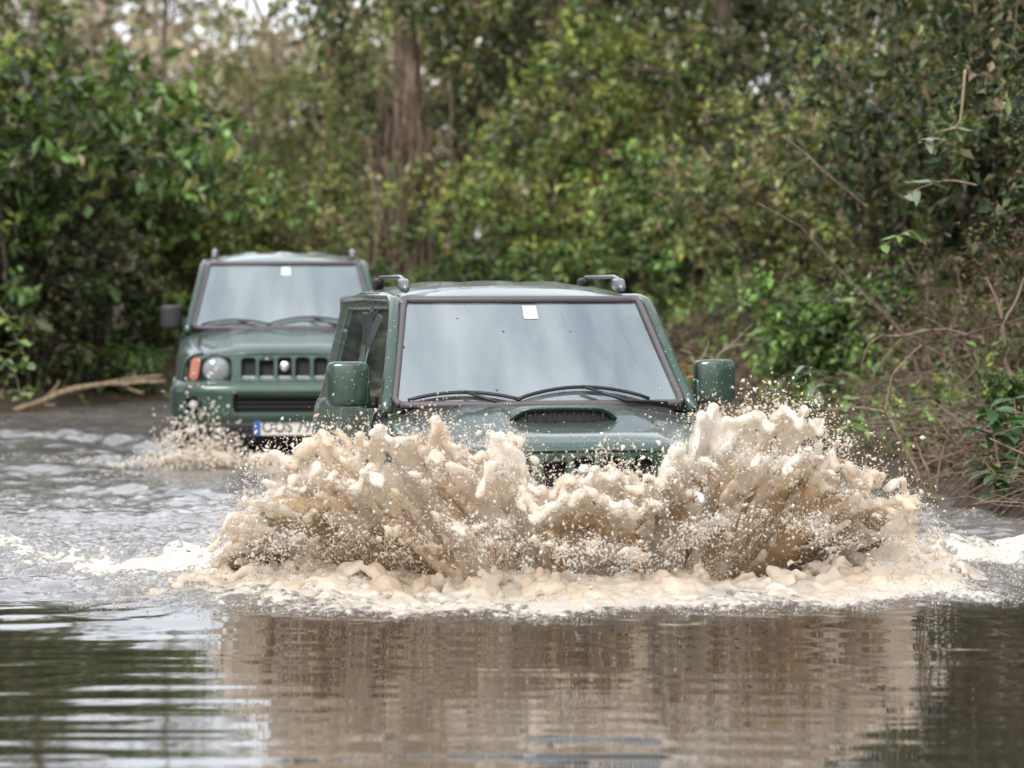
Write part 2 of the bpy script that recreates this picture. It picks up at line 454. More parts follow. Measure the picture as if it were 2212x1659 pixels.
M = {
    'paint_a': paint_mat('green_paint_muddy', 1.0),
    'paint_b': paint_mat('green_paint', 0.25),
    'screen_a': glass_mat('windscreen_glass_muddy', 0.22, 0.075, (0.62, 0.68, 0.66), 0.16),
    'screen_b': glass_mat('windscreen_glass', 0.22, 0.07, (0.62, 0.68, 0.66), 0.02),
    'side_glass': glass_mat('side_glass', 0.28, 0.02, (0.22, 0.25, 0.23), 0.03),
    'black': simple('black_plastic', (0.012, 0.012, 0.013), 0.45, bump=0.15, bscale=200),
    'rubber': simple('black_rubber', (0.02, 0.02, 0.02), 0.7),
    'seal': simple('windscreen_seal', (0.085, 0.075, 0.08), 0.5),
    'trim': simple('grey_rail', (0.10, 0.105, 0.115), 0.3, coat=0.6),
    'chrome': simple('chrome', (0.8, 0.8, 0.8), 0.12, metal=1.0),
    'silver': simple('painted_rim', (0.35, 0.35, 0.36), 0.35, metal=0.6),
    'lens': glass_mat('headlight_lens', 0.06, 0.16, (0.88, 0.87, 0.84), 0.0),
    'reflector': simple('lamp_reflector', (0.62, 0.60, 0.56), 0.22, metal=1.0),
    'amber': simple('amber_lens', (0.36, 0.13, 0.085), 0.15, coat=1.0),
    'fog': simple('fog_lens', (0.45, 0.46, 0.47), 0.1, coat=1.0),
    'plate': simple('plate_white', (0.55, 0.54, 0.49), 0.4, vary=0.1, bscale=14),
    'plate_blue': simple('plate_blue', (0.02, 0.09, 0.32), 0.4),
    'ink': simple('plate_ink', (0.03, 0.03, 0.03), 0.5),
    'sticker': simple('sticker_paper', (0.60, 0.67, 0.69), 0.5, vary=0.35, bscale=70),
    'sticker_b': simple('sticker_paper_blue', (0.45, 0.68, 0.75), 0.5),
    'dark': simple('dark_interior', (0.018, 0.018, 0.02), 0.8),
    'fabric': simple('seat_fabric', (0.16, 0.16, 0.165), 0.9, vary=0.2, bscale=60),
    'leaf': leaf_mat('leaf'),
    'leaf_gloss': leaf_mat('leaf_glossy', 0.28, 0.18, 0.1),
    'dry': leaf_mat('dry_leaf', 0.7, 0.15, 0.2),
    'bark': bark_mat('bark_brown', (0.030, 0.021, 0.014), (0.13, 0.095, 0.068)),
    'bark_pale': bark_mat('bark_pale', (0.10, 0.075, 0.055), (0.30, 0.24, 0.19)),
    'stem': bark_mat('dry_stem', (0.10, 0.07, 0.04), (0.34, 0.26, 0.17)),
    'vine': bark_mat('vine', (0.06, 0.042, 0.03), (0.26, 0.19, 0.135)),
    'ground': ground_mat(),
    'water': water_mat(),
    'splash': splash_mat('splash_water', 0.58),
    'hollow_shade': simple('hollow_shade_water', (0.42, 0.30, 0.18), 0.25, vary=0.5, bscale=14, bump=0.4),  # muddy water, browned darker to paint in the shade inside the splash hollows
    'drop': splash_mat('drop_water', 0.5),
}

# ------------------------------------------------------------------ terrain
def edges(y):
    xl = np.interp(y, [0, 24, 27, 29.5, 31.5, 33, 34.5], [-5.4, -5.2, -5.0, -4.7, -3.9, -2.2, 0.0])
    xr = np.interp(y, [0, 12, 15, 18.7, 24, 30, 34.5], [3.3, 3.0, 2.85, 2.55, 2.35, 1.7, 0.0])
    return xl, xr

def bank_out(x, y):
    """metres outside the water's edge (negative: in the water)"""
    xl, xr = edges(y)
    wob = 0.16 * fbm(x * 1.1, y * 1.1, 0, 5, 3)
    o = np.maximum(np.maximum(xl - x, x - xr), (y - 34.2))
    o = np.maximum(o, 3.5 - y)
    return o + wob

def ground_z(x, y):
    x = np.asarray(x, float); y = np.asarray(y, float)
    o = bank_out(x, y)
    right = smoothstep(0.5, 2.5, x) * smoothstep(3, 8, y)
    rise_r = 1.55 * (1 - np.exp(-np.clip(o, 0, None) / 1.5))
    rise_l = 0.65 * (1 - np.exp(-np.clip(o, 0, None) / 2.2))
    rise = right * rise_r + (1 - right) * rise_l
    z = np.where(o > 0, rise, -0.42 * smoothstep(0, -1.2, o))
    z = z + np.where(o > -0.3, 0.07 * fbm(x * 2.3, y * 2.3, 0, 9, 4) * smoothstep(-0.3, 0.4, o), 0)
    far = np.hypot(x, y - 20)
    return z + 0.9 * smoothstep(25, 120, far) * (1 + fbm(x / 30, y / 30, 0, 3, 2))

def grid_mesh(name, xs, ys, zf, attrs=None):
    X, Y = np.meshgrid(xs, ys)
    Z = zf(X, Y)
    nx, ny = len(xs), len(ys)
    i = (np.arange(ny - 1)[:, None] * nx + np.arange(nx - 1)[None, :]).ravel()
    Q = np.stack([i, i + 1, i + nx + 1, i + nx], -1)
    return np_mesh(name, np.stack([X, Y, Z], -1).reshape(-1, 3), Q, True, attrs=attrs(X, Y) if attrs else None)

xs = np.concatenate([[-400, -200, -100, -60, -40, -25, -18], np.arange(-14, 14.01, 0.14), [18, 25, 40, 60, 100, 200, 400]])
ys = np.concatenate([[-300, -120, -50, -20, -8, 0], np.arange(3, 48, 0.14), [50, 55, 60, 75, 100, 160, 300, 600]])
tag(link('ground', grid_mesh('ground', xs, ys, ground_z), M['ground']), 'brown leaf-littered soil of the river banks and the track', 'ground', kind='structure')

# ------------------------------------------------------------------ water surface
CAR_A = dict(x=0.0, y=15.35, yaw=R(10.6), pitch=R(-1.0), z=-0.372)     # the car in the splash
CAR_B = dict(x=-1.715, y=24.5, yaw=R(4.3), pitch=R(-0.6), z=-0.212)      # the car behind it

def to_car(x, y, c):
    dx, dy = x - c['x'], y - c['y']
    cs, sn = math.cos(c['yaw']), math.sin(c['yaw'])
    return dx * cs + dy * sn, -dx * sn + dy * cs

def front_line(x):
    """where the churned water ends and the calm water begins"""
    return 12.38 + 0.16 * ((x - 0.3) / 1.2) ** 2 + 0.16 * vnoise(x * 1.3, 0, 0, 21) + 0.06 * vnoise(x * 5, 0, 0, 22)

def water_fields(x, y):
    yf = front_line(x)
    behind = y - yf                                     # metres into the churned water
    chop = smoothstep(-0.25, 0.9, behind) * (1 - 0.35 * smoothstep(3, 9, behind))
    # calm ripples
    z = 0.0004 * np.sin(y * 24 + 5.0 * vnoise(x * 0.9, y * 0.8, 0, 31) + x * 1.5) + 0.0004 * np.sin(y * 11 + x * 1.2 + 5.0 * vnoise(x * 0.8, y * 0.9, 0, 32))
    z += 0.0006 * vnoise(x * 1.1, y * 5.5, 0, 33) + 0.0007 * vnoise(x * 3.1, y * 12, 0, 34)
    # chop
    z = z + chop * (0.070 * fbm(x * 1.6, y * 2.1, 0, 41, 5, 0.68) + 0.022 * np.abs(fbm(x * 3.2, y * 3.4, 0, 42, 3)))
    # long swell pushed ahead of the bow wave
    z = z + 0.035 * smoothstep(-1.0, 0.35, behind) * smoothstep(3.0, 0.9, behind)
    # bow wave in front of the car
    bow = np.exp(-((behind - 0.75) / 0.42) ** 2) * smoothstep(2.1, 1.2, np.abs(x - 0.3))
    rag = 0.55 + 0.6 * fbm(x * 2.6, y * 2.6, 0, 43, 4)
    z = z + bow * 0.05 * rag
    # wake running back from the bow wave on both sides
    lx, ly = to_car(x, y, CAR_A)
    arm_l = 14.3 + 0.55 * np.clip(-1.1 - x, 0, 9) * (0.9 + 0.15 * vnoise(x * 1.5, 0, 0, 44))
    wl_ = np.exp(-((y - arm_l) / 1.2) ** 2) * smoothstep(-0.5, -1.3, x)
    arm_r = 14.2 + 0.5 * np.clip(x - 1.6, 0, 9)
    wr_ = np.exp(-((y - arm_r) / 0.9) ** 2) * smoothstep(1.1, 1.8, x)
    z = z + (wl_ * 0.11 + wr_ * 0.13) * (0.4 + 0.9 * np.abs(fbm(x * 2.1, y * 1.7, 0, 45, 4)))
    # wave pushed by the second car, running to the left bank
    lx2, ly2 = to_car(x, y, CAR_B)
    w2 = np.exp(-((ly2 + 1.95 - 0.10 * np.abs(lx2)) / 0.55) ** 2) * smoothstep(3.6, 1.2, np.abs(lx2 + 0.6))
    w3 = np.exp(-((ly2 + 0.2 - 0.55 * np.abs(lx2)) / 0.8) ** 2) * smoothstep(4.5, 1.0, np.abs(lx2 + 1.2)) * (lx2 < 0)
    z = z + w2 * 0.10 * (0.35 + fbm(x * 2.3, y * 1.4, 0, 46, 4)) + w3 * 0.10 * (0.4 + fbm(x * 2.3, y * 1.9, 0, 47, 4))
    # froth
    apron = smoothstep(-0.12, 0.35, behind + 0.22 * fbm(x * 3.0, y * 2.0, 0, 54, 3)) * smoothstep(3.2, 1.2, behind) * smoothstep(2.15, 1.25, np.abs(x - 0.3))
    n1 = fbm(x * 2.4, y * 1.5, 0, 51, 5, 0.6)
    foam = np.maximum(apron * (0.74 + 0.7 * n1), np.maximum(wl_ * (0.68 + 1.1 * n1), wr_ * (0.66 + 1.1 * n1)))
    foam = np.maximum(foam, w2 * (0.34 + 0.75 * n1))
    foam = np.maximum(foam, 0.20 * chop + 0.36 * chop * fbm(x * 1.1, y * 0.9, 0, 52, 4))
    fm = np.clip(foam, 0, 1)
    z = z + smoothstep(0.25, 0.6, fm) * (0.020 * fbm(x * 7, y * 6, 0, 53, 4, 0.6) + 0.012)
    return z, fm, 0.013 + chop * 0.55

wx = np.concatenate([[-9, -7.5, -6.5], np.arange(-5.6, -2.7, 0.045), np.arange(-2.7, 2.9, 0.024), np.arange(2.9, 4.2, 0.05), [4.8, 6]])
wy = np.concatenate([[2.5, 5], np.arange(7, 8.6, 0.05), np.arange(8.6, 17.5, 0.022), np.arange(17.5, 35.5, 0.05)])
def _wattr(X, Y):
    z, f, c = water_fields(X, Y)
    return {'foam': f, 'chop': c}
tag(link('water', grid_mesh('water', wx, wy, lambda X, Y: water_fields(X, Y)[0], _wattr), M['water']),
    'brown muddy flood water, churned white round the cars and calm in front', 'water', kind='structure')

# ------------------------------------------------------------------ cars (x across, nose to -y, z up from the tyre contact)
def holes_patch(name, us, vs, fmap, sdf, mat, parent, sx=1, thick=0.012, smooth=True):
    """surface over a parameter grid; sdf < 0 is cut away, with the cut edge snapped to the outline"""
    U, Vv = np.meshgrid(np.asarray(us, float), np.asarray(vs, float))
    shp = U.shape
    if sdf is not None:
        for _ in range(2):
            s = sdf(U, Vv)
            e = 1e-3
            gu = (sdf(U + e, Vv) - s) / e; gv = (sdf(U, Vv + e) - s) / e
            g2 = gu ** 2 + gv ** 2 + 1e-9
            hu = np.gradient(U, axis=1); hv = np.gradient(Vv, axis=0)
            near = np.abs(s) < 0.62 * np.sqrt((hu * gu) ** 2 + (hv * gv) ** 2)
            U = U - np.where(near, s * gu / g2, 0); Vv = Vv - np.where(near, s * gv / g2, 0)
    Pt = fmap(U, Vv)
    Pt = np.stack([Pt[0] * sx, Pt[1], Pt[2]], -1).reshape(-1, 3)
    nv, nu = shp
    i = (np.arange(nv - 1)[:, None] * nu + np.arange(nu - 1)[None, :]).ravel()
    Q = np.stack([i, i + 1, i + nu + 1, i + nu], -1)
    if sdf is not None:
        sc = sdf(U, Vv).ravel()[Q].mean(1)
        Q = Q[sc > 0]
    if sx < 0:
        Q = Q[:, ::-1]
    used = np.unique(Q)
    re = np.full(len(Pt), -1); re[used] = np.arange(len(used))
    o = link(name, np_mesh(name, Pt[used], re[Q], smooth), mat, parent)
    if thick:
        md = o.modifiers.new('thickness', 'SOLIDIFY')
        md.thickness = thick; md.offset = -1
    return o

def rrect(u, v, cu, cv, hu, hv, r):
    qx = np.abs(u - cu) - hu + r; qy = np.abs(v - cv) - hv + r
    return np.hypot(np.maximum(qx, 0), np.maximum(qy, 0)) + np.minimum(np.maximum(qx, qy), 0) - r

def poly_sdf(u, v, pts):
    """signed distance to a polygon, negative inside"""
    d = np.full(np.shape(u), 1e9); inside = np.zeros(np.shape(u), bool)
    n = len(pts)
    for i in range(n):
        (ax, ay), (bx, by) = pts[i], pts[(i + 1) % n]
        ex, ey = bx - ax, by - ay
        t = np.clip(((u - ax) * ex + (v - ay) * ey) / (ex * ex + ey * ey), 0, 1)
        d = np.minimum(d, np.hypot(u - ax - t * ex, v - ay - t * ey))
        c = ((ay > v) != (by > v)) & (u < ex * (v - ay) / (ey if ey else 1e-9) + ax)
        inside ^= c
    return np.where(inside, -d, d)

def superell(name, c, half, e1, e2, mat, parent, nu=28, nv=18, taper=None):
    """rounded block: superellipsoid"""
    th = np.linspace(-math.pi, math.pi, nu, endpoint=False); ph = np.linspace(-math.pi / 2, math.pi / 2, nv)
    T, Ph = np.meshgrid(th, ph)
    f = lambda w, m: np.sign(w) * np.abs(w) ** m
    x = half[0] * f(np.cos(Ph), e1) * f(np.cos(T), e2)
    y = half[1] * f(np.cos(Ph), e1) * f(np.sin(T), e2)
    z = half[2] * f(np.sin(Ph), e1)
    if taper: x, y, z = taper(x, y, z)
    V = np.stack([x + c[0], y + c[1], z + c[2]], -1).reshape(-1, 3)
    i = np.arange(nv - 1)[:, None] * nu; j = np.arange(nu)[None, :]; j2 = (j + 1) % nu
    Q = np.stack([i + j, i + j2, i + nu + j2, i + nu + j], -1).reshape(-1, 4)
    return link(name, np_mesh(name, V, Q), mat, parent)

def lathe(name, prof, axis, c, mat, parent, seg=32):
    """profile (r, along) turned about x or y through c"""
    a = np.arange(seg) / seg * 2 * math.pi
    pr = np.array(prof, float)
    r, h = pr[:, 0][:, None], pr[:, 1][:, None]
    if axis == 'y':
        V = np.stack([c[0] + r * np.cos(a), np.broadcast_to(c[1] + h, (len(pr), seg)), c[2] + r * np.sin(a)], -1)
    else:
        V = np.stack([np.broadcast_to(c[0] + h, (len(pr), seg)), c[1] + r * np.cos(a), c[2] + r * np.sin(a)], -1)
    i = np.arange(len(pr) - 1)[:, None] * seg; j = np.arange(seg)[None, :]; j2 = (j + 1) % seg
    Q = np.stack([i + j, i + j2, i + seg + j2, i + seg + j], -1).reshape(-1, 4)
    return link(name, np_mesh(name, V.reshape(-1, 3), Q), mat, parent)

def box(name, lo, hi, mat, parent, bevel=0.0):
    (x0, y0, z0), (x1, y1, z1) = lo, hi
    V = [(x0, y0, z0), (x1, y0, z0), (x1, y1, z0), (x0, y1, z0), (x0, y0, z1), (x1, y0, z1), (x1, y1, z1), (x0, y1, z1)]
    Fc = [(0, 3, 2, 1), (4, 5, 6, 7), (0, 1, 5, 4), (1, 2, 6, 5), (2, 3, 7, 6), (3, 0, 4, 7)]
    o = link(name, py_mesh(name, V, Fc, False), mat, parent)
    if bevel:
        b = o.modifiers.new('bevel', 'BEVEL'); b.width = bevel; b.segments = 3
    return o

def text_mesh(name, txt, size, mat, parent, loc, sx=1.0):
    cu = bpy.data.curves.new(name, 'FONT')
    cu.body = txt; cu.size = size; cu.align_x = 'CENTER'; cu.align_y = 'CENTER'; cu.extrude = 0.001; cu.offset = 0.0015
    t = bpy.data.objects.new(name, cu); COL.objects.link(t)
    dg = bpy.context.evaluated_depsgraph_get()
    me = bpy.data.meshes.new_from_object(t.evaluated_get(dg))
    bpy.data.objects.remove(t)
    o = link(name, me, mat, parent)
    o.location = loc; o.rotation_euler = (R(90), 0, 0); o.scale = (sx, 1, 1)
    return o

def plan_path(half, yc, depth, n=5.0):
    """rounded front of the car seen from above, by arc length from the middle"""
    th = np.linspace(0, math.pi / 2, 900)
    x = half * np.sin(th) ** (2 / n); y = yc - depth * np.cos(th) ** (2 / n)
    s = np.concatenate([[0], np.cumsum(np.hypot(np.diff(x), np.diff(y)))])
    return lambda q: (np.sign(q) * np.interp(np.abs(q), s, x), np.interp(np.abs(q), s, y)), (lambda yv: float(np.interp(yv, y, s)))

BY = [-1.68, -1.64, -1.58, -1.45, -1.1, -0.76]
BZ = [0.945, 0.975, 0.992, 1.012, 1.062, 1.105]
def bonnet_z(x, y):
    ax = np.abs(x)
    z = np.interp(y, BY, BZ)
    z = z - 0.045 * (ax / 0.62) ** 3
    z = z + 0.013 * smoothstep(0.44, 0.36, ax) * smoothstep(-1.66, -1.5, y) - 0.006 * smoothstep(0.22, 0.10, ax) * smoothstep(-1.66, -1.3, y)
    return z

def profile(ctrl, t):
    """Catmull-Rom through control rows; ctrl: list of (x, z) arrays"""
    n = len(ctrl) - 1
    q = np.clip(t, 0, 1) * n
    i = np.clip(np.floor(q).astype(int), 0, n - 1); f = q - i
    C = np.stack([np.stack(np.broadcast_arrays(*[np.asarray(a, float) + 0 * t for a in c]), 0) for c in ctrl], 0)   # (n+1, 2, ...)
    g = lambda k: np.take_along_axis(C, np.clip(k, 0, n)[None, None], 0)[0]
    p0, p1, p2, p3 = g(i - 1), g(i), g(i + 1), g(i + 2)
    r = 0.5 * (2 * p1 + (p2 - p0) * f + (2 * p0 - 5 * p1 + 4 * p2 - p3) * f ** 2 + (3 * p1 - p0 - 3 * p2 + p3) * f ** 3)
    return r[0], r[1]

AXF, AXR, WZ, WR = -1.125, 1.125, 0.345, 0.345
def taper_x(y):
    return 1 - 0.075 * smoothstep(-1.25, -1.75, y) - 0.05 * smoothstep(1.2, 1.75, y)

def fender_map(U, T):
    zt = bonnet_z(0.612, np.minimum(U, -0.76)) - 0.002
    ctrl = [(0.612, zt), (0.655, zt - 0.004), (0.700, zt - 0.022), (0.735, zt - 0.065), (0.755, zt - 0.16), (0.765, 0.70), (0.762, 0.55), (0.745, 0.40), (0.73, 0.32)]
    x, z = profile(ctrl, T)
    return x * taper_x(U), U, z

def side_map(U, T):
    ctrl = [(0.700, 1.092), (0.722, 1.082), (0.740, 1.05), (0.753, 0.97), (0.762, 0.85), (0.765, 0.70), (0.762, 0.55), (0.745, 0.40), (0.73, 0.32)]
    x, z = profile(ctrl, T)
    return x * taper_x(U), U, z

def glass_x(z):
    return 0.705 - (z - 1.085) * 0.225

FRONT_WIN = [(-0.53, 1.115), (0.36, 1.115), (0.36, 1.525), (-0.185, 1.525)]
REAR_WIN = [(0.50, 1.115), (1.32, 1.115), (1.24, 1.525), (0.50, 1.525)]

def wheel(parent, x, y, side):
    w = empty('wheel', (0, 0, 0)); w.parent = parent
    t = [(0.20, -0.095), (0.255, -0.10), (0.31, -0.103), (0.335, -0.085), (0.345, -0.04), (0.345, 0.04), (0.335, 0.085), (0.31, 0.103), (0.255, 0.10), (0.20, 0.095)]
    lathe('tyre', t, 'x', (x, y, WZ), M['rubber'], w, 40)
    lathe('rim', [(0.0, 0.03 * side), (0.06, 0.05 * side), (0.07, 0.02 * side), (0.17, 0.0), (0.19, 0.05 * side), (0.205, 0.085 * side)], 'x', (x, y, WZ), M['silver'], w, 28)

def build_car(P, label, paint, screen, scoop, sticker, plate_txt):
    root = empty('off_road_car', (P['x'], P['y'], P['z']), (P['pitch'], 0, P['yaw']))
    tag(root, label, 'car', 'green off-road cars in the water')
    pt = M[paint]
    # --- bonnet
    bu = np.linspace(-0.606, 0.606, 62); bv = np.concatenate([np.linspace(-1.68, -1.58, 8), np.linspace(-1.56, -0.775, 34)])
    bo = holes_patch('bonnet', bu, bv, lambda U, V: (U * (1 - 0.05 * smoothstep(-1.3, -1.68, V)), V + 0.07 * (U / 0.606) ** 4 * smoothstep(-1.2, -1.68, V), bonnet_z(U, V)), None, pt, root, 1, 0.014)
    # --- wings, doors, rear quarters
    arch = lambda yc: (lambda U, T, mp: np.hypot(mp(U, T)[1] - yc, mp(U, T)[2] - WZ) - 0.405)
    for sx in (-1, 1):
        holes_patch('wing', np.linspace(-1.62, -0.612, 64), np.linspace(0, 1, 66), fender_map, lambda U, T: arch(AXF)(U, T, fender_map), pt, root, sx)
        d = holes_patch('door', np.linspace(-0.605, 0.44, 24), np.linspace(0, 1, 40), side_map, None, pt, root, sx)
        superell('door_handle', (sx * 0.772, 0.30, 0.93), (0.018, 0.075, 0.016), 0.4, 0.5, M['black'], d, 16, 10)
        holes_patch('side_moulding', np.linspace(-0.60, 0.435, 6), np.linspace(0.565, 0.665, 5), lambda U, T: (side_map(U, T)[0] + 0.012, U, side_map(U, T)[2]), None, M['black'], d, sx, 0.014)
        holes_patch('rear_quarter', np.linspace(0.447, 1.70, 76), np.linspace(0, 1, 66), side_map, lambda U, T: arch(AXR)(U, T, side_map), pt, root, sx)
        # wheel-arch lips
        for yc in (AXF, AXR):
            a = np.linspace(R(8), R(172), 26)
            lip = np.stack([np.full(26, sx * 0.772) * (taper_x(yc + 0.41 * np.cos(a))), yc + 0.41 * np.cos(a), WZ + 0.41 * np.sin(a)], -1)
            tube_obj('arch_lip', [(lip, 0.022)], pt, root, 8)
            wheel(root, sx * 0.665, yc, sx)
        # --- cabin side frame with two windows
        def outline(U, V):
            shell = -poly_sdf(U, V, [(-0.70, 1.080), (1.62, 1.080), (1.55, 1.585), (-0.262, 1.585)])
            w1 = poly_sdf(U, V, FRONT_WIN) - 0.022; w2 = poly_sdf(U, V, REAR_WIN) - 0.022
            return np.minimum(shell, np.minimum(w1, w2))
        holes_patch('cabin_side', np.linspace(-0.71, 1.63, 150), np.linspace(1.075, 1.59, 40), lambda U, V: (glass_x(V) + 0 * U, U, V), outline, pt, root, sx, 0.03)
        for nm, w in (('front_side_window', FRONT_WIN), ('rear_side_window', REAR_WIN)):
            q = [(sx * (glass_x(z) - 0.012), y, z) for y, z in w]
            cx_, cy_ = np.mean([p[1] for p in q]), np.mean([p[2] for p in q])
            q = [(sx * (glass_x(cy_ + (p[2] - cy_) * 1.10) - 0.012), cx_ + (p[1] - cx_) * 1.05, cy_ + (p[2] - cy_) * 1.10) for p in q]
            link(nm, py_mesh(nm, q, [(0, 1, 2, 3)], False), M['side_glass'], root)
        box('door_pillar', (min(sx * 0.60, sx * 0.64), 0.37, 1.12), (max(sx * 0.60, sx * 0.64), 0.49, 1.53), M['black'], root, 0.01)
        # --- windscreen pillar and gutter
        pp = [(sx * 0.706, -0.725, 1.075), (sx * 0.690, -0.665, 1.135), (sx * 0.650, -0.525, 1.30), (sx * 0.612, -0.37, 1.475), (sx * 0.594, -0.27, 1.565), (sx * 0.590, -0.12, 1.592), (sx * 0.590, 0.6, 1.602), (sx * 0.588, 1.55, 1.595)]
        tube_obj('windscreen_pillar', [(pp, [0.03, 0.03, 0.029, 0.028, 0.028, 0.022, 0.018, 0.018])], pt, root, 10)
        # --- roof rail
        rr = [(sx * 0.515, -0.10, 1.625), (sx * 0.515, -0.05, 1.660), (sx * 0.515, 0.0, 1.684), (sx * 0.515, 0.07, 1.694), (sx * 0.515, 0.72, 1.700), (sx * 0.515, 0.79, 1.688), (sx * 0.515, 0.86, 1.645)]
        rl = tube_obj('roof_rail', [(rr, 0.0100)], M['trim'], root, 10)
        superell('rail_foot', (sx * 0.515, -0.02, 1.655), (0.026, 0.080, 0.032), 0.6, 0.7, M['trim'], rl, 20, 12, lambda x, y, z: (x, y + 0.6 * z, z))
        superell('rail_foot', (sx * 0.515, 0.80, 1.668), (0.026, 0.080, 0.030), 0.6, 0.7, M['black'], rl, 20, 12, lambda x, y, z: (x, y - 0.6 * z, z))
        # --- mirror: tall outer housing stepping down to the arm
        mr = empty('door_mirror', (0, 0, 0)); mr.parent = root
        ms = 1.0 if scoop else 0.86
        superell('mirror_housing', (sx * (0.850 if scoop else 0.822), -0.545, 1.205 if scoop else 1.190), (0.094 * ms, 0.062 * ms, 0.102 * ms), 0.28, 0.36, pt if scoop else M['black'], mr, 36, 24, lambda x, y, z: (x - sx * 0.012 * (z < 0) * 0, y + 0.25 * np.abs(x) * (y < 0), z))
        superell('mirror_base', (sx * 0.798, -0.530, 1.165), (0.050, 0.050, 0.056), 0.28, 0.4, pt if scoop else M['black'], mr, 28, 18)
        superell('mirror_arm', (sx * 0.748, -0.515, 1.125), (0.040, 0.040, 0.030), 0.4, 0.5, M['black'], mr, 20, 12)
        mc = 0.850 if scoop else 0.822
        mz = 1.205 if scoop else 1.190
        box('mirror_glass', (sx * mc - 0.070 * ms, -0.545 + 0.0595 * ms, mz - 0.078 * ms), (sx * mc + 0.070 * ms, -0.545 + 0.0645 * ms, mz + 0.078 * ms), M['chrome'], mr)
    # --- windscreen, seal, cowl, wipers
    def ws(U, V):
        w = 0.662 + (0.552 - 0.662) * V
        return U * w, -0.765 + 0.425 * V + 0.075 * U ** 2, 1.110 + 0.472 * V + 0 * U
    wu = np.linspace(-1, 1, 40); wv = np.linspace(0, 1, 20)
    sc_o = holes_patch('windscreen', wu, wv, ws, lambda U, V: -rrect(U, V, 0, 0.5, 1.0, 0.5, 0.06), M[screen], root, 1, 0)
    t = np.concatenate([np.stack([np.linspace(-.96, .96, 30), np.zeros(30)], -1), np.stack([np.linspace(.985, 1, 3), np.linspace(.01, .05, 3)], -1), np.stack([np.ones(14), np.linspace(.08, .94, 14)], -1),
                        np.stack([np.linspace(.985, -.985, 30), np.ones(30)], -1), np.stack([-np.ones(14), np.linspace(.94, .08, 14)], -1), np.stack([np.linspace(-1, -.96, 3), np.linspace(.05, 0, 3)], -1)])
    bx_, by_, bz_ = ws(t[:, 0], t[:, 1])
    tube_obj('windscreen_seal', [(np.stack([bx_, by_ - 0.004, bz_ + 0.003], -1), 0.017)], M['seal'], root, 8)
    holes_patch('cowl', np.linspace(-0.68, 0.68, 30), np.linspace(0, 1, 5), lambda U, V: (U, -0.785 + 0.05 * V + 0.07 * (U / 0.66) ** 2 * V, 1.100 - 0.045 * (np.abs(U) / 0.62) ** 3 + 0.012 * V), None, M['trim'], root, 1, 0.01)
    for (x0, x1, h) in ((-0.60, -0.10, 0.035), (-0.12, 0.50, 0.055)):
        u = np.linspace(0, 1, 14)
        xx = x0 + (x1 - x0) * u
        zz = 1.122 + h * np.sin(u * math.pi) ** 0.8 + 0.012
        vv = (zz - 1.110) / 0.472
        yy = -0.765 + 0.425 * vv + 0.075 * (xx / 0.64) ** 2 - 0.028
        wp = tube_obj('wiper_blade', [(np.stack([xx, yy, zz], -1), 0.009)], M['black'], root, 6)
        ar = [(x1 + 0.08, -0.80 + 0.06, 1.115), (x1 - 0.12, -0.79 + 0.02, 1.128), ((x0 + x1) / 2, yy[7] - 0.012, zz[7] + 0.004)]
        tube_obj('wiper_arm', [(ar, 0.008)], M['black'], wp, 6)
    xs_, ys_, zs_ = ws(np.array([-0.03, 0.085, 0.085, -0.03]), np.array([0.82, 0.82, 0.945, 0.945]))
    link('windscreen_sticker', py_mesh('windscreen_sticker', np.stack([xs_, ys_ - 0.004, zs_], -1), [(0, 1, 2, 3)], False), M[sticker], root)
    # --- roof
    def roof(U, V):
        zc = np.interp(V, [-0.34, -0.26, -0.15, 0.0, 0.3, 0.9, 1.62], [1.580, 1.608, 1.634, 1.652, 1.674, 1.680, 1.650])
        rib = 0.005 * np.cos(U * 14) * smoothstep(0.0, 0.3, V) * smoothstep(0.85, 0.7, np.abs(U))
        return U * 0.588, V + 0.075 * U ** 2 * smoothstep(0.6, -0.3, V), zc - 0.055 * np.abs(U) ** 3.2 * smoothstep(-0.34, -0.1, V) + rib
    holes_patch('roof', np.linspace(-1, 1, 60), np.linspace(-0.34, 1.60, 60), roof, None, pt, root, 1, 0.02)
    # --- tail
    box('tailgate', (-0.66, 1.60, 0.40), (0.66, 1.66, 1.09), pt, root, 0.02)
    box('rear_window_frame', (-0.60, 1.56, 1.53), (0.60, 1.60, 1.61), pt, root, 0.01)
    link('rear_window', py_mesh('rear_window', [(-0.66, 1.62, 1.09), (0.66, 1.62, 1.09), (0.57, 1.57, 1.54), (-0.57, 1.57, 1.54)], [(0, 1, 2, 3)], False), M['side_glass'], root)
    # --- cabin
    cab = empty('interior', (0, 0, 0)); cab.parent = root
    box('floor_pan', (-0.66, -0.70, 0.42), (0.66, 1.58, 0.50), M['dark'], cab)
    superell('dashboard', (0, -0.62, 0.98), (0.64, 0.16, 0.14), 0.4, 0.3, M['dark'], cab)
    for sx in (-1, 1):
        s = superell('seat', (sx * 0.33, 0.22, 0.93), (0.23, 0.09, 0.34), 0.4, 0.5, M['fabric'], cab, 24, 16, lambda x, y, z: (x, y + 0.22 * z, z))
        superell('headrest', (sx * 0.33, 0.33, 1.36), (0.12, 0.05, 0.085), 0.5, 0.5, M['fabric'], s, 20, 12)
    a = np.linspace(0, 2 * math.pi, 33)
    tube_obj('steering_wheel', [(np.stack([0.33 + 0.185 * np.cos(a), -0.36 + 0.09 * np.sin(a), 1.06 + 0.16 * np.sin(a)], -1), 0.014)], M['black'], cab, 6)
    box('rear_bench', (-0.55, 0.85, 0.55), (0.55, 1.05, 1.15), M['fabric'], cab, 0.05)
    # --- nose panel with five slots and lamp openings
    pf, inv = plan_path(0.735, -1.36, 0.325)
    s_max = inv(-1.50)
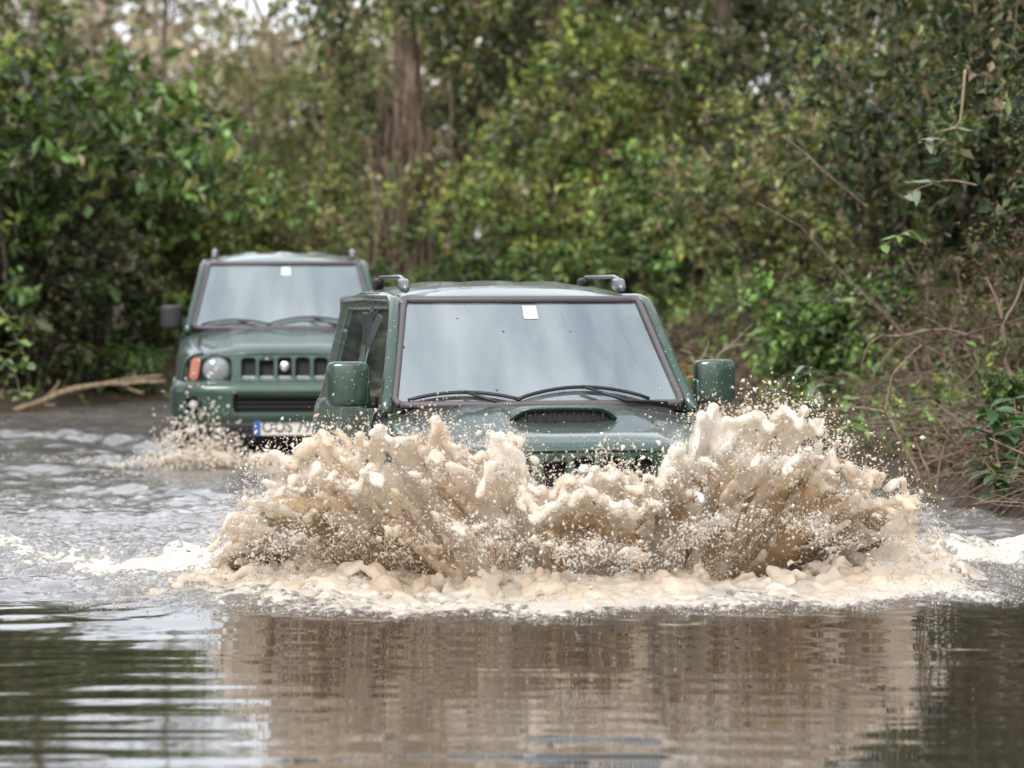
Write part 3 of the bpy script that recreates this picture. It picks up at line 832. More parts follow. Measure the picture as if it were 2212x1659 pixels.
    def nose(U, V):
        x, y = pf(U)
        return x, y + (V - 0.74) * 0.10 - 0.004, V + 0 * U - 0.045 * (np.abs(x) / 0.62) ** 3 * smoothstep(0.80, 0.95, V)
    def cut(U, V):
        s = np.full(np.shape(U), 9.0)
        for k in range(-2, 3):
            s = np.minimum(s, rrect(U, V, k * 0.126, 0.838, 0.048, 0.074, 0.024))
        for sg in (-1, 1):
            s = np.minimum(s, rrect(U, V, sg * 0.540, 0.828, 0.165, 0.102, 0.05))
        return s
    g = holes_patch('grille_panel', np.linspace(-s_max, s_max, 190), np.linspace(0.712, 0.958, 40), nose, cut, pt, root, 1, 0.035)
    box('grille_backing', (-0.42, -1.625, 0.72), (0.42, -1.61, 0.95), M['dark'], g)
    for k in range(-2, 3):
        box('grille_slot_sill', (k * 0.126 - 0.044, -1.672, 0.762), (k * 0.126 + 0.044, -1.635, 0.784), M['silver'], g, 0.004)
    lathe('badge_ring', [(0.0, -0.012), (0.030, -0.012), (0.036, -0.004), (0.036, 0.02)], 'y', (0, -1.675, 0.852), M['chrome'], g, 24)
    pk = [(-0.178, -1.684, 0.895), (-0.126, -1.686, 0.945), (-0.074, -1.684, 0.895), (-0.178, -1.664, 0.895), (-0.126, -1.666, 0.945), (-0.074, -1.664, 0.895)]
    link('grille_peak', py_mesh('grille_peak', pk, [(0, 2, 1), (3, 4, 5), (0, 1, 4, 3), (1, 2, 5, 4), (2, 0, 3, 5)], False), pt, g)
    pk2 = [(-0.140, -1.687, 0.900), (-0.126, -1.688, 0.922), (-0.112, -1.687, 0.900)]
    link('grille_peak_mark', py_mesh('grille_peak_mark', pk2, [(0, 2, 1)], False), M['chrome'], g)
    for sx in (-1, 1):
        h = empty('headlight', (0, 0, 0)); h.parent = root
        hu = np.linspace(0.370, 0.712, 16)
        hv = np.linspace(0.725, 0.934, 8)
        holes_patch('lamp_housing', hu, hv, lambda U, V: (pf(U)[0], pf(U)[1] + 0.036, V + 0 * U), None, M['black'], h, sx, 0.01)
        lathe('lamp_bezel', [(0.094, 0.05), (0.104, -0.005), (0.108, 0.0), (0.112, 0.05)], 'y', (sx * 0.478, -1.668, 0.828), M['black'], h, 36)
        lathe('lamp_reflector', [(0.0, 0.048), (0.03, 0.045), (0.06, 0.033), (0.085, 0.012), (0.094, -0.002)], 'y', (sx * 0.478, -1.655, 0.828), M['reflector'], h, 36)
        superell('lamp_bulb', (sx * 0.478, -1.635, 0.828), (0.018, 0.022, 0.018), 1, 1, M['fog'], h, 14, 8)
        lathe('lamp_lens', [(0.0, -0.026), (0.03, -0.0245), (0.06, -0.018), (0.082, -0.007), (0.095, 0.006), (0.097, 0.05)], 'y', (sx * 0.478, -1.665, 0.828), M['lens'], h, 36)
        superell('turn_signal', (sx * 0.628, -1.620, 0.832), (0.036, 0.03, 0.078), 0.35, 0.5, M['amber'], h, 24, 14, lambda x, y, z, s=sx: (x - s * 0.15 * z, y + s * 0.55 * x, z))
    # --- bumper
    bf, binv = plan_path(0.782, -1.30, 0.505, 4.2)
    b_max = binv(-1.54)
    BR = np.array([(0.16, 0.724), (0.06, 0.724), (0.020, 0.717), (0.004, 0.70), (0.0, 0.68), (0.0, 0.60), (0.004, 0.50), (0.012, 0.47)])
    def bump(U, V):
        x, y = bf(U)
        ins = np.interp(V, np.linspace(0, 1, len(BR)), BR[:, 0]); z = np.interp(V, np.linspace(0, 1, len(BR)), BR[:, 1])
        return x * (1 - ins * 0.9 * smoothstep(0.45, 0.8, np.abs(x))), y + ins, z
    def bcut(U, V):
        z = np.interp(V, np.linspace(0, 1, len(BR)), BR[:, 1])
        zz = np.where(V < 0.5, 0.9, z)
        return np.minimum(rrect(U, zz, 0, 0.598, 0.355, 0.068, 0.03), np.minimum(np.hypot(U - 0.64, zz - 0.585) - 0.062, np.hypot(U + 0.64, zz - 0.585) - 0.062))
    bm = holes_patch('front_bumper', np.linspace(-b_max, b_max, 200), np.linspace(0, 1, 64), bump, bcut, pt, root, 1, 0.03)
    LB = np.array([(0.010, 0.468), (0.002, 0.45), (0.010, 0.40), (0.05, 0.34), (0.13, 0.31)])
    holes_patch('lower_bumper', np.linspace(-b_max, b_max, 90), np.linspace(0, 1, 14), lambda U, V: (bf(U)[0] * 0.995, bf(U)[1] + np.interp(V, np.linspace(0, 1, 5), LB[:, 0]), np.interp(V, np.linspace(0, 1, 5), LB[:, 1])), None, M['black'], root, 1, 0.02)
    box('intake_backing', (-0.40, -1.745, 0.50), (0.40, -1.735, 0.69), M['dark'], bm)
    for z in (0.572, 0.602, 0.632):
        box('intake_bar', (-0.36, -1.772, z - 0.005), (0.36, -1.760, z + 0.005), M['black'], bm)
    for sx in (-1, 1):
        x, y = bf(np.array([sx * 0.64]))
        lathe('fog_lamp', [(0.0, -0.008), (0.02, -0.006), (0.034, 0.0), (0.036, 0.03)], 'y', (float(x[0]), float(y[0]) + 0.02, 0.588), M['fog'], bm, 24)
        lathe('fog_lamp_recess', [(0.0, 0.05), (0.062, 0.05), (0.066, 0.0)], 'y', (float(x[0]), float(y[0]) + 0.02, 0.585), M['dark'], bm, 24)
    pl = box('number_plate', (-0.215, -1.822, 0.375), (0.235, -1.812, 0.490), M['plate'], root, 0.003)
    box('country_band', (-0.212, -1.8255, 0.380), (-0.168, -1.8225, 0.485), M['plate_blue'], pl)
    text_mesh('plate_number', plate_txt, 0.115, M['ink'], pl, (0.035, -1.8245, 0.432), 0.88)
    box('plate_surround', (-0.30, -1.811, 0.365), (0.30, -1.800, 0.497), M['black'], root, 0.004)
    box('chassis', (-0.58, -1.55, 0.28), (0.58, 1.58, 0.42), M['dark'], root)
    box('engine_bay', (-0.56, -1.58, 0.42), (0.56, -0.72, 0.88), M['dark'], root)
    # --- bonnet air scoop
    if scoop:
        def scp(U, V):
            x = 0.235 * U * (1 - 0.12 * V); y = -1.27 + 0.38 * V + 0.035 * np.abs(U) ** 4 * (1 - V)
            return x, y, bonnet_z(x, y) + 0.004 + 0.062 * (1 - np.abs(U) ** 5) * (1 - V ** 1.7)
        so_ = holes_patch('bonnet_scoop', np.linspace(-1, 1, 40), np.linspace(0, 1, 22), scp, None, pt, root, 1, 0.012)
        def lipm(U, V):
            x, y, z = scp(U, 0 * U)
            zb = bonnet_z(x, y)
            return x * 0.985, y + 0.022, zb + 0.004 + (z - zb - 0.010) * V
        holes_patch('scoop_mouth', np.linspace(-0.97, 0.97, 30), np.linspace(0, 1, 5), lipm, None, M['dark'], so_, 1, 0)
        rim = scp(np.linspace(-0.99, 0.99, 40), np.zeros(40))
        tube_obj('scoop_rim', [(np.stack(rim, -1), 0.007)], pt, so_, 8)
        for k in np.linspace(-0.17, 0.17, 9):
            zb = float(bonnet_z(k, -1.25))
            box('scoop_fin', (k - 0.004, -1.255, zb + 0.006), (k + 0.004, -1.245, zb + 0.048), M['black'], so_)
    return root

build_car(CAR_A, 'dark green off-road car with a bonnet scoop ploughing through the tall splash', 'paint_a', 'screen_a', True, 'sticker', 'OOS 797')
build_car(CAR_B, 'dark green off-road car without a scoop following behind, number plate in view', 'paint_b', 'screen_b', False, 'sticker_b', 'OOS 797')

# ------------------------------------------------------------------ vegetation
MID, BRIGHT, YELLOW, DARK, OLIVE, BROWN, PALE = (0.090, 0.120, 0.042), (0.125, 0.215, 0.060), (0.235, 0.255, 0.065), (0.028, 0.046, 0.020), (0.155, 0.150, 0.070), (0.185, 0.125, 0.080), (0.26, 0.28, 0.18)

def unit(a):
    return a / (np.linalg.norm(a, axis=-1, keepdims=True) + 1e-9)

def leaf_quads(B, D, N, L, W):
    """folded four-point leaves: base, side, tip, side"""
    S = unit(np.cross(D, N)); N = np.cross(S, D)
    L = L[:, None]; W = W[:, None]
    mid = B + D * L * 0.42
    v = np.stack([B, mid + S * W * 0.5 + N * W * 0.16, B + D * L - N * L * 0.10, mid - S * W * 0.5 + N * W * 0.16], 1)
    q = np.arange(len(B) * 4).reshape(-1, 4)
    return v.reshape(-1, 3), q

def foliage(S, D, Ln, per, size, pal, rng, aspect=0.5, hang=0.25):
    n = len(S)
    t = rng.uniform(0.1, 1.0, (n, per))
    B = S[:, None] + D[:, None] * (Ln[:, None] * t)[..., None] + rng.normal(size=(n, per, 3)) * 0.012
    d = unit(D[:, None] * 0.55 + rng.normal(size=(n, per, 3)) * 0.75 - np.array([0, 0, hang]))
    N = unit(rng.normal(size=(n, per, 3)) * 0.55 + np.array([0, -0.25, 1.0]))
    L = size * np.minimum(rng.lognormal(0, 0.36, (n, per)), 1.7)
    cols = np.array([p[0] for p in pal]); wts = np.array([p[1] for p in pal], float); wts /= wts.sum()
    k = rng.choice(len(pal), n, p=wts)
    k2 = np.where(rng.uniform(size=(n, per)) < 0.72, k[:, None], rng.choice(len(pal), (n, per), p=wts))
    c = cols[k2] * rng.uniform(0.60, 1.45, (n, per, 1)) * np.minimum(rng.lognormal(-0.06, 0.38, (n, 1, 1)), 1.6)
    V, Q = leaf_quads(B.reshape(-1, 3), d.reshape(-1, 3), N.reshape(-1, 3), L.ravel(), L.ravel() * aspect)
    return V, Q, np.repeat(c.reshape(-1, 3), 4, 0)

def side_shoots(paths, n_each, t0, length, up, rng, droop):
    """curved shoots leaving each path; returns list of (points, radii)"""
    out = []
    for Pp, r in paths:
        Pp = np.asarray(Pp)
        for _ in range(n_each):
            t = rng.uniform(t0, 1.0)
            f = t * (len(Pp) - 1); i = min(int(f), len(Pp) - 2); p = Pp[i] + (Pp[i + 1] - Pp[i]) * (f - i)
            d0 = unit(Pp[i + 1] - Pp[i])
            d = unit(d0 * 0.45 + unit(rng.normal(size=3)) * 0.9 + np.array([0, 0, up]))
            L = length * rng.uniform(0.6, 1.25) * (1.15 - 0.45 * t)
            u = np.linspace(0, 1, 5)[:, None]
            pts = p + d * L * u + np.array([0, 0, -droop * L]) * u ** 2 + rng.normal(size=(5, 3)) * 0.02 * L * u
            out.append((pts, np.linspace(max(0.004, np.interp(t, [0, 1], [np.max(r), np.min(r)]) * 0.55), 0.002, 5)))
    return out

def twigs_of(paths, n_each, length, rng, up=0.1):
    S, D, L = [], [], []
    for Pp, r in paths:
        Pp = np.asarray(Pp)
        t = rng.uniform(0.25, 1.0, n_each) * (len(Pp) - 1)
        i = np.minimum(t.astype(int), len(Pp) - 2)
        p = Pp[i] + (Pp[i + 1] - Pp[i]) * (t - i)[:, None]
        d = unit(unit(Pp[i + 1] - Pp[i]) * 0.5 + rng.normal(size=(n_each, 3)) * 0.75 + np.array([0, 0, up]))
        S.append(p); D.append(d); L.append(length * rng.uniform(0.5, 1.3, n_each))
    return np.concatenate(S), np.concatenate(D), np.concatenate(L)

def shrub_data(seed, H, spread, stems, sub, tw, per, leaf, pal, aspect=0.5, droop=0.35, tl=0.24):
    rng = np.random.default_rng(seed)
    main = []
    for k in range(stems):
        az = 2 * math.pi * (k + rng.uniform(0, 0.8)) / stems
        rr = spread * rng.uniform(0.25, 1.0); hh = H * rng.uniform(0.55, 1.0)
        u = np.linspace(0, 1, 9)
        pts = np.stack([np.cos(az) * rr * u ** 1.3, np.sin(az) * rr * u ** 1.3, hh * (u * 1.35 - 0.35 * u ** 2.5)], -1)
        pts += np.cumsum(rng.normal(size=(9, 3)) * 0.02 * H, 0) * u[:, None] + np.array([rng.normal() * 0.1, rng.normal() * 0.1, 0])
        main.append((pts, np.linspace(0.014 * H, 0.004, 9)))
    s1 = side_shoots(main, sub, 0.22, 0.36 * H, 0.15, rng, droop)
    s2 = side_shoots(s1, 2, 0.3, 0.16 * H, 0.1, rng, droop)
    S, D, L = twigs_of(s1 + s2, tw, tl, rng)
    lf = foliage(S, D, L, per, leaf, pal, rng, aspect)
    tv = tubes(main, 6); t1 = tubes(s1 + s2, 4)
    wood = (np.concatenate([tv[0], t1[0]]), np.concatenate([tv[1], t1[1] + len(tv[0])]))
    return lf, wood

def tree_data(seed, H, trunk_r, z0, spread, limbs, sub, tw, per, leaf, pal, aspect=0.5, lean=0.1, droop=0.4, twist=0.03):
    rng = np.random.default_rng(seed)
    u = np.linspace(0, 1, 12)
    tr = np.stack([lean * H * u ** 1.5, 0 * u, H * u], -1) + np.cumsum(rng.normal(size=(12, 3)) * twist * H * 0.3, 0) * np.array([1, 1, 0])
    tr[0] = (0, 0, -0.3)
    trunk = [(tr, trunk_r * (1 - 0.75 * u) * (1 + 0.35 * np.exp(-u * 18)))]
    main = []
    for k in range(limbs):
        t = rng.uniform(z0, 0.98); f = t * 11; i = min(int(f), 10); p = tr[i] + (tr[i + 1] - tr[i]) * (f - i)
        az = rng.uniform(0, 2 * math.pi); L = spread * rng.uniform(0.55, 1.1) * (1.1 - 0.5 * (t - z0) / (1 - z0))
        v = np.linspace(0, 1, 7)
        pts = p + np.stack([np.cos(az) * L * v, np.sin(az) * L * v, L * (0.55 * v - droop * v ** 2.2)], -1) + np.cumsum(rng.normal(size=(7, 3)) * 0.03 * L, 0) * v[:, None]
        main.append((pts, np.linspace(trunk_r * 0.38 * (1.15 - t), 0.006, 7)))
    s1 = side_shoots(main, sub, 0.25, 0.45 * spread, 0.1, rng, droop)
    s2 = side_shoots(s1, 2, 0.3, 0.2 * spread, 0.1, rng, droop)
    S, D, L = twigs_of(s1 + s2, tw, 0.3, rng)
    lf = foliage(S, D, L, per, leaf, pal, rng, aspect)
    tv = tubes(trunk, 10); t0 = tubes(main, 6); t1 = tubes(s1 + s2, 4)
    wood = (np.concatenate([tv[0], t0[0], t1[0]]), np.concatenate([tv[1], t0[1] + len(tv[0]), t1[1] + len(tv[0]) + len(t0[0])]))
    return lf, wood

def plant_meshes(name, data, bark):
    (V, Q, C), (WV, WQ) = data
    f = np_mesh(name + '_foliage', V, Q, False, col=C); f.materials.append(M['leaf'])
    w = np_mesh(name + '_wood', WV, WQ, True); w.materials.append(M[bark])
    return f, w

VAR = {
    'broad':  plant_meshes('broad', shrub_data(1, 2.4, 1.35, 9, 8, 6, 7, 0.100, [(MID, 3), (BRIGHT, 4), (DARK, 2), (YELLOW, 0.7), (OLIVE, 1)]), 'bark'),
    'yellow': plant_meshes('yellow', shrub_data(2, 2.5, 1.25, 9, 8, 6, 7, 0.085, [((0.29, 0.32, 0.085), 3), (YELLOW, 2.5), (BRIGHT, 2), (OLIVE, 1.5), (MID, 1), (BROWN, 0.3)]), 'bark'),
    'dark':   plant_meshes('dark', shrub_data(3, 2.4, 1.40, 9, 9, 6, 8, 0.070, [(DARK, 4), (MID, 3), (OLIVE, 2), (BROWN, 0.6)]), 'bark'),
    'olive':  plant_meshes('olive', shrub_data(4, 2.4, 1.35, 9, 8, 6, 7, 0.072, [(OLIVE, 4), (MID, 3), (YELLOW, 1), (BROWN, 1.2), (DARK, 1)]), 'bark'),
    'bright': plant_meshes('bright', shrub_data(5, 1.5, 0.95, 8, 7, 6, 7, 0.080, [(BRIGHT, 5), (MID, 3), (PALE, 0.5), (DARK, 1)], 0.62), 'bark'),
    'bare':   plant_meshes('bare', shrub_data(6, 2.0, 1.30, 10, 8, 5, 2, 0.055, [(BROWN, 5), (OLIVE, 2)], 0.45), 'vine'),
    'tree_a': plant_meshes('tree_a', tree_data(11, 6.0, 0.14, 0.16, 2.3, 20, 6, 6, 7, 0.095, [(MID, 3), (OLIVE, 3), (DARK, 2), (YELLOW, 0.8), (PALE, 0.5)]), 'bark'),
    'tree_b': plant_meshes('tree_b', tree_data(12, 6.2, 0.13, 0.15, 2.2, 20, 6, 6, 7, 0.095, [(DARK, 3), (MID, 4), (OLIVE, 2), (BRIGHT, 0.6)]), 'bark'),
    'tree_y': plant_meshes('tree_y', tree_data(13, 5.2, 0.11, 0.14, 2.0, 20, 6, 6, 7, 0.090, [(YELLOW, 3), (OLIVE, 3), (BRIGHT, 1.6), (MID, 1.5), (BROWN, 0.8)]), 'bark'),
    'slim_a': plant_meshes('slim_a', tree_data(14, 8.0, 0.105, 0.50, 1.7, 9, 4, 4, 5, 0.10, [(OLIVE, 3), (MID, 2), (BROWN, 2), (PALE, 0.6)], lean=0.02), 'bark_pale'),
    'slim_b': plant_meshes('slim_b', tree_data(15, 7.6, 0.085, 0.42, 1.9, 9, 4, 4, 4, 0.10, [(OLIVE, 3), (BROWN, 3), (YELLOW, 1)], lean=0.22), 'bark_pale'),
}
_plant_rng = np.random.default_rng(99)
def plant(kind, name, x, y, s, label, group, cat, sz=None, dz=-0.08, rot=None, parts=None):
    f, w = VAR[kind]
    z = float(ground_z(x, y)) + dz
    o = empty(name, (x, y, z), (0, 0, _plant_rng.uniform(0, 6.28) if rot is None else rot))
    o.scale = (s, s, s * (sz or 1))
    tag(o, label, cat, group)
    names = parts or (('trunk', 'crown') if cat == 'tree' else ('stem', 'foliage'))
    link(names[0], w, None, o)
    link(names[1], f, None, o)
    return o

LB, RB, BT = 'shrubs of the left bank thicket', 'shrubs of the right bank thicket', 'trees closing the view behind the cars'
# left bank thicket
for kind, x, y, s, sz, lab in (
        ('broad', -5.35, 30.8, 1.38, 1.0, 'tallest green shrub of the left bank, its top in the light'),
        ('broad', -4.35, 32.6, 1.12, 1.0, 'fresh green shrub leaning out of the left bank thicket above the fallen branch'),
        ('olive', -6.6, 31.5, 1.35, 1.05, 'olive shrub at the outer end of the left bank thicket'),
        ('dark', -4.7, 31.3, 0.92, 0.85, 'dark low shrub in the shade above the fallen branch'),
        ('yellow', -3.35, 33.8, 0.82, 0.95, 'small yellow-green shrub behind the rear car, beside its door mirror'),
        ('broad', -3.7, 35.3, 0.98, 1.0, 'green shrub between the leaning thicket and the vine-hung tree'),
        ('dark', -5.9, 30.2, 0.85, 0.8, 'dark shaded shrub at the waterline of the left bank'),
        ('olive', -2.7, 36.2, 0.95, 0.9, 'olive shrub right behind the roof of the rear car'),
        ('broad', -5.15, 33.6, 1.45, 1.0, 'broad green shrub in the second row of the left bank'),
        ('bright', -5.15, 25.2, 0.95, 1.0, 'bright leafy shrub reaching over the water from the left bank'),
        ('bright', -3.75, 32.0, 0.50, 0.8, 'little bright green bush at the far shore by the fallen branch')):
    plant(kind, 'shrub', x, y, s, lab, LB, 'shrub', sz)
# right bank thicket
for kind, x, y, s, sz, lab in (
        ('bright', 2.60, 25.4, 0.86, 0.95, 'bright green bush on the right bank beside the dead twigs'),
        ('olive', 3.5, 28.2, 1.10, 0.9, 'olive shrub behind the bright green bush on the right bank'),
        ('dark', 4.3, 22.4, 1.20, 1.0, 'dark shrub over the dry brush of the right bank'),
        ('olive', 2.6, 31.0, 1.05, 0.85, 'olive shrub above the far waterline on the right'),
        ('broad', 1.9, 34.6, 0.80, 0.9, 'low green shrub above the roof of the front car'),
        ('dark', 3.9, 25.0, 1.20, 1.1, 'dark shaded shrub behind the bright green bush'),
        ('bare', 2.95, 22.6, 0.62, 0.8, 'leafless brown shrub on the right bank behind the front car mirror'),
        ('bare', 3.55, 20.6, 0.72, 0.8, 'tangled brown shrub low on the right bank'),
        ('dark', 4.0, 19.6, 0.90, 1.0, 'dark leafy shrub at the top of the right bank slope'),
        ('bare', 4.6, 21.0, 1.15, 1.0, 'tall leafless shrub with dark twigs on the right bank'),
        ('olive', 5.3, 24.5, 1.35, 1.1, 'tall olive shrub in the second row of the right bank'),
        ('bright', 3.05, 19.1, 0.36, 0.9, 'small green bush at the foot of the right bank slope')):
    plant(kind, 'shrub', x, y, s, lab, RB, 'shrub', sz)
plant('yellow', 'shrub', 0.55, 37.0, 1.05, 'yellow-green shrub lit up next to the vine-hung tree', None, 'shrub', 1.05)
plant('yellow', 'shrub', 1.35, 38.5, 1.20, 'larger yellow-green shrub behind the one next to the vine-hung tree', None, 'shrub', 1.05)
plant('broad', 'shrub', -0.35, 36.3, 0.62, 'low green bush touching the foot of the vine-hung tree', None, 'shrub')
plant('broad', 'shrub', 0.3, 35.6, 0.55, 'low green bush under the lit yellow-green shrub', None, 'shrub')
plant('bright', 'shrub', -1.52, 36.6, 0.72, 'small bright green bush between the two car roofs', None, 'shrub')

# trees
for kind, x, y, s, lab in (
        ('tree_y', 0.9, 40.5, 1.05, 'yellow-green tree leaning over the track right of the vine-hung tree'),
        ('tree_a', 2.6, 38.0, 1.05, 'olive tree with pale leaf tips over the front car'),
        ('tree_b', 4.6, 34.0, 1.05, 'dark green tree behind the olive shrubs of the right bank'),
        ('tree_a', 4.2, 29.5, 0.98, 'olive tree overhanging the right bank'),
        ('tree_b', 5.3, 25.8, 0.95, 'dark tree over the bright green bush of the right bank'),
        ('tree_b', 5.4, 21.0, 0.95, 'darkest tree, with bare twigs before it at the edge of the right bank'),
        ('tree_b', 4.75, 18.4, 0.80, 'dark low-hanging tree over the broad-leaved weeds of the right bank'),
        ('tree_a', 6.8, 31.0, 1.15, 'olive tree in the second row on the right'),
        ('tree_a', -6.2, 36.0, 0.80, 'leafy tree rising behind the left bank thicket'),
        ('tree_y', -3.2, 43.5, 0.62, 'low olive tree between the pale trunks and the vine-hung tree'),
        ('tree_a', 0.2, 44.5, 1.05, 'tall olive tree filling the gap right of the vine-hung tree'),
        ('tree_y', -1.9, 46.0, 1.0, 'olive tree behind the vine-hung tree'),
        ('tree_b', 1.6, 46.0, 1.2, 'dark tall tree far behind the front car'),
        ('tree_a', -8.3, 38.0, 0.95, 'leafy tree beyond the outer end of the left bank')):
    plant(kind, 'leafy_tree', x, y, s, lab, BT, 'tree')
for kind, x, y, s, rot, lab in (
        ('slim_a', -5.25, 52.0, 0.92, 0.4, 'slim pale trunk standing clear against the light, forked at its top'),
        ('slim_b', -4.9, 54.0, 0.90, 0.0, 'slim leaning trunk beside the forked pale trunk'),
        ('slim_a', -7.1, 50.0, 0.85, 2.1, 'thin dark-looking trunk over the left bank thicket'),
        ('slim_a', -7.4, 48.0, 1.15, 4.0, 'thick pale trunk over the left bank thicket'),
        ('slim_b', -3.4, 56.0, 0.95, 3.4, 'slim trunk leaning left next to the vine-hung tree'),
        ('slim_b', -8.9, 58.0, 1.0, 1.2, 'distant leaning trunk beyond the thick pale trunk'),
        ('slim_a', -2.3, 60.0, 1.05, 5.0, 'distant straight trunk behind the vine-hung tree')):
    plant(kind, 'slim_tree', x, y, s, lab, 'slim trees in the open wood', 'tree', rot=rot)

# unseen rest of the wood on both banks, mostly added to block sky light
for x, y, s_, kind, lab in (
        (-7.6, 20.5, 0.95, 'tree_a', 'olive tree on the left bank level with the gap between the cars'),
        (-8.0, 15.0, 1.05, 'tree_b', 'dark green tree on the left bank abreast of the front car'),
        (-7.6, 9.0, 1.0, 'tree_a', 'olive tree on the left bank beside the calm water before the splash'),
        (-7.8, 3.0, 1.1, 'tree_b', 'dark green tree on the left bank where the calm water ends'),
        (-9.2, 26.5, 1.0, 'tree_b', 'dark green tree on the left bank abreast of the rear car'),
        (-11.0, 32.5, 1.1, 'tree_a', 'olive tree standing apart behind the left bank thicket'),
        (-13.5, 27.0, 1.1, 'tree_y', 'yellow-green tree set back from the left bank'),
        (6.6, 16.0, 1.0, 'tree_a', 'olive tree on the right bank abreast of the front car'),
        (6.8, 11.0, 1.05, 'tree_b', 'dark green tree on the right bank beside the calm water'),
        (6.6, 5.5, 1.0, 'tree_a', 'olive tree on the right bank where the calm water ends')):
    plant(kind, 'leafy_tree', x, y, s_, lab, 'trees lining the near banks', 'tree')

# the vine-hung tree in the middle
def vine_tree():
    rng = np.random.default_rng(23)
    x0, y0 = -1.25, 40.5
    o = empty('vine_hung_tree', (x0, y0, float(ground_z(x0, y0)) - 0.1))
    tag(o, 'tall dark tree hung with brown vines between the two cars', 'tree')
    u = np.linspace(0, 1, 14)
    tr = np.stack([-0.25 * u + 0.1 * np.sin(u * 5), 0 * u, 7.2 * u], -1)
    tube_obj('trunk', [(tr, 0.20 * (1 - 0.55 * u) * (1 + 0.5 * np.exp(-u * 14)))], M['vine'], o, 12)
    vp = []
    for k in range(110):
        a = rng.uniform(0, 6.28); r = abs(rng.normal(0.22, 0.20)); top = rng.uniform(1.8, 3.5); bot = rng.uniform(0.0, 1.4) if rng.uniform() < 0.7 else top - rng.uniform(0.6, 2)
        v = np.linspace(0, 1, 9)
        x = r * math.cos(a) * (1 - 0.25 * v) - 0.25 * (top + (bot - top) * v) / 7.2 + 0.05 * np.cumsum(rng.normal(size=9)) * 0.6
        y = r * math.sin(a) * 0.8 - 0.15 + 0 * v
        vp.append((np.stack([x, y, top + (bot - top) * v], -1), rng.uniform(0.008, 0.022)))
    tag(tube_obj('vines', vp, M['vine'], o, 4), kind='stuff')
    n = 4200
    zz = rng.uniform(0.9, 7.0, n)
    wdt = np.interp(zz, [0.5, 1.5, 3, 4.5, 7], [0.40, 0.62, 0.95, 1.20, 1.45])
    ang = rng.uniform(0, 6.28, n); rr = wdt * np.sqrt(rng.uniform(0.25, 1, n)) * (1 + 0.3 * vnoise(ang * 1.3, zz * 1.5, 0, 77))
    S = np.stack([rr * np.cos(ang) - 0.25 * zz / 7.2 - 0.15, rr * np.sin(ang) * 0.7, zz], -1)
    keep = fbm(S[:, 0] * 1.6, S[:, 1] * 1.6, S[:, 2] * 1.1, 78, 3) > -0.12 + 0.70 * smoothstep(-0.45, 0.0, S[:, 0]) * smoothstep(3.8, 2.8, zz)
    S = S[keep]
    D = unit(rng.normal(size=S.shape) * 0.5 + np.array([0, -0.2, -0.7]))
    V, Q, C = foliage(S, D, np.full(len(S), 0.4), 8, 0.085, [(DARK, 4), (MID, 3), (OLIVE, 3), (BROWN, 2), (YELLOW, 0.6)], rng)
    me = np_mesh('crown', V, Q, False, col=C)
    link('crown', me, M['leaf'], o)
vine_tree()

# the wood beyond: a mass of thin trunks and leaves that reads as one
def far_wood():
    rng = np.random.default_rng(31)
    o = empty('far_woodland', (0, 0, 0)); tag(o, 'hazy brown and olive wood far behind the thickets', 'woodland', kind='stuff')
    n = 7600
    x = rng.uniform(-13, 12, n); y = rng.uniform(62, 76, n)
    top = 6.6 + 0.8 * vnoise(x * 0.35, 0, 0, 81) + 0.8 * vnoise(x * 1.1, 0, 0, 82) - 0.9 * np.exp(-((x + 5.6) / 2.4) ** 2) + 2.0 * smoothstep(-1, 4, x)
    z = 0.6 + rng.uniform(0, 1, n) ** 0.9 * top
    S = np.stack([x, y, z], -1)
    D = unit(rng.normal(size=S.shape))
    V, Q, C = foliage(S, D, np.full(n, 0.7), 9, 0.24, [((0.36, 0.29, 0.23), 4), ((0.34, 0.30, 0.20), 3), ((0.20, 0.21, 0.11), 2)], rng)  # leaf colours paled to paint in the haze of distance
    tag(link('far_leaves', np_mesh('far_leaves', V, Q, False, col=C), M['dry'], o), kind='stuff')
    tp = []
    for k in range(90):
        xx, yy = rng.uniform(-17, 17), rng.uniform(60, 76)
        h = rng.uniform(5, 8.5); v = np.linspace(0, 1, 6)
        tp.append((np.stack([xx + rng.normal() * 0.5 * v, yy + 0 * v, h * v], -1) + np.cumsum(rng.normal(size=(6, 3)) * 0.05, 0), rng.uniform(0.04, 0.12) * (1 - 0.7 * v)))
    tag(tube_obj('far_trunks', tp, M['bark_pale'], o, 6), kind='stuff')
far_wood()

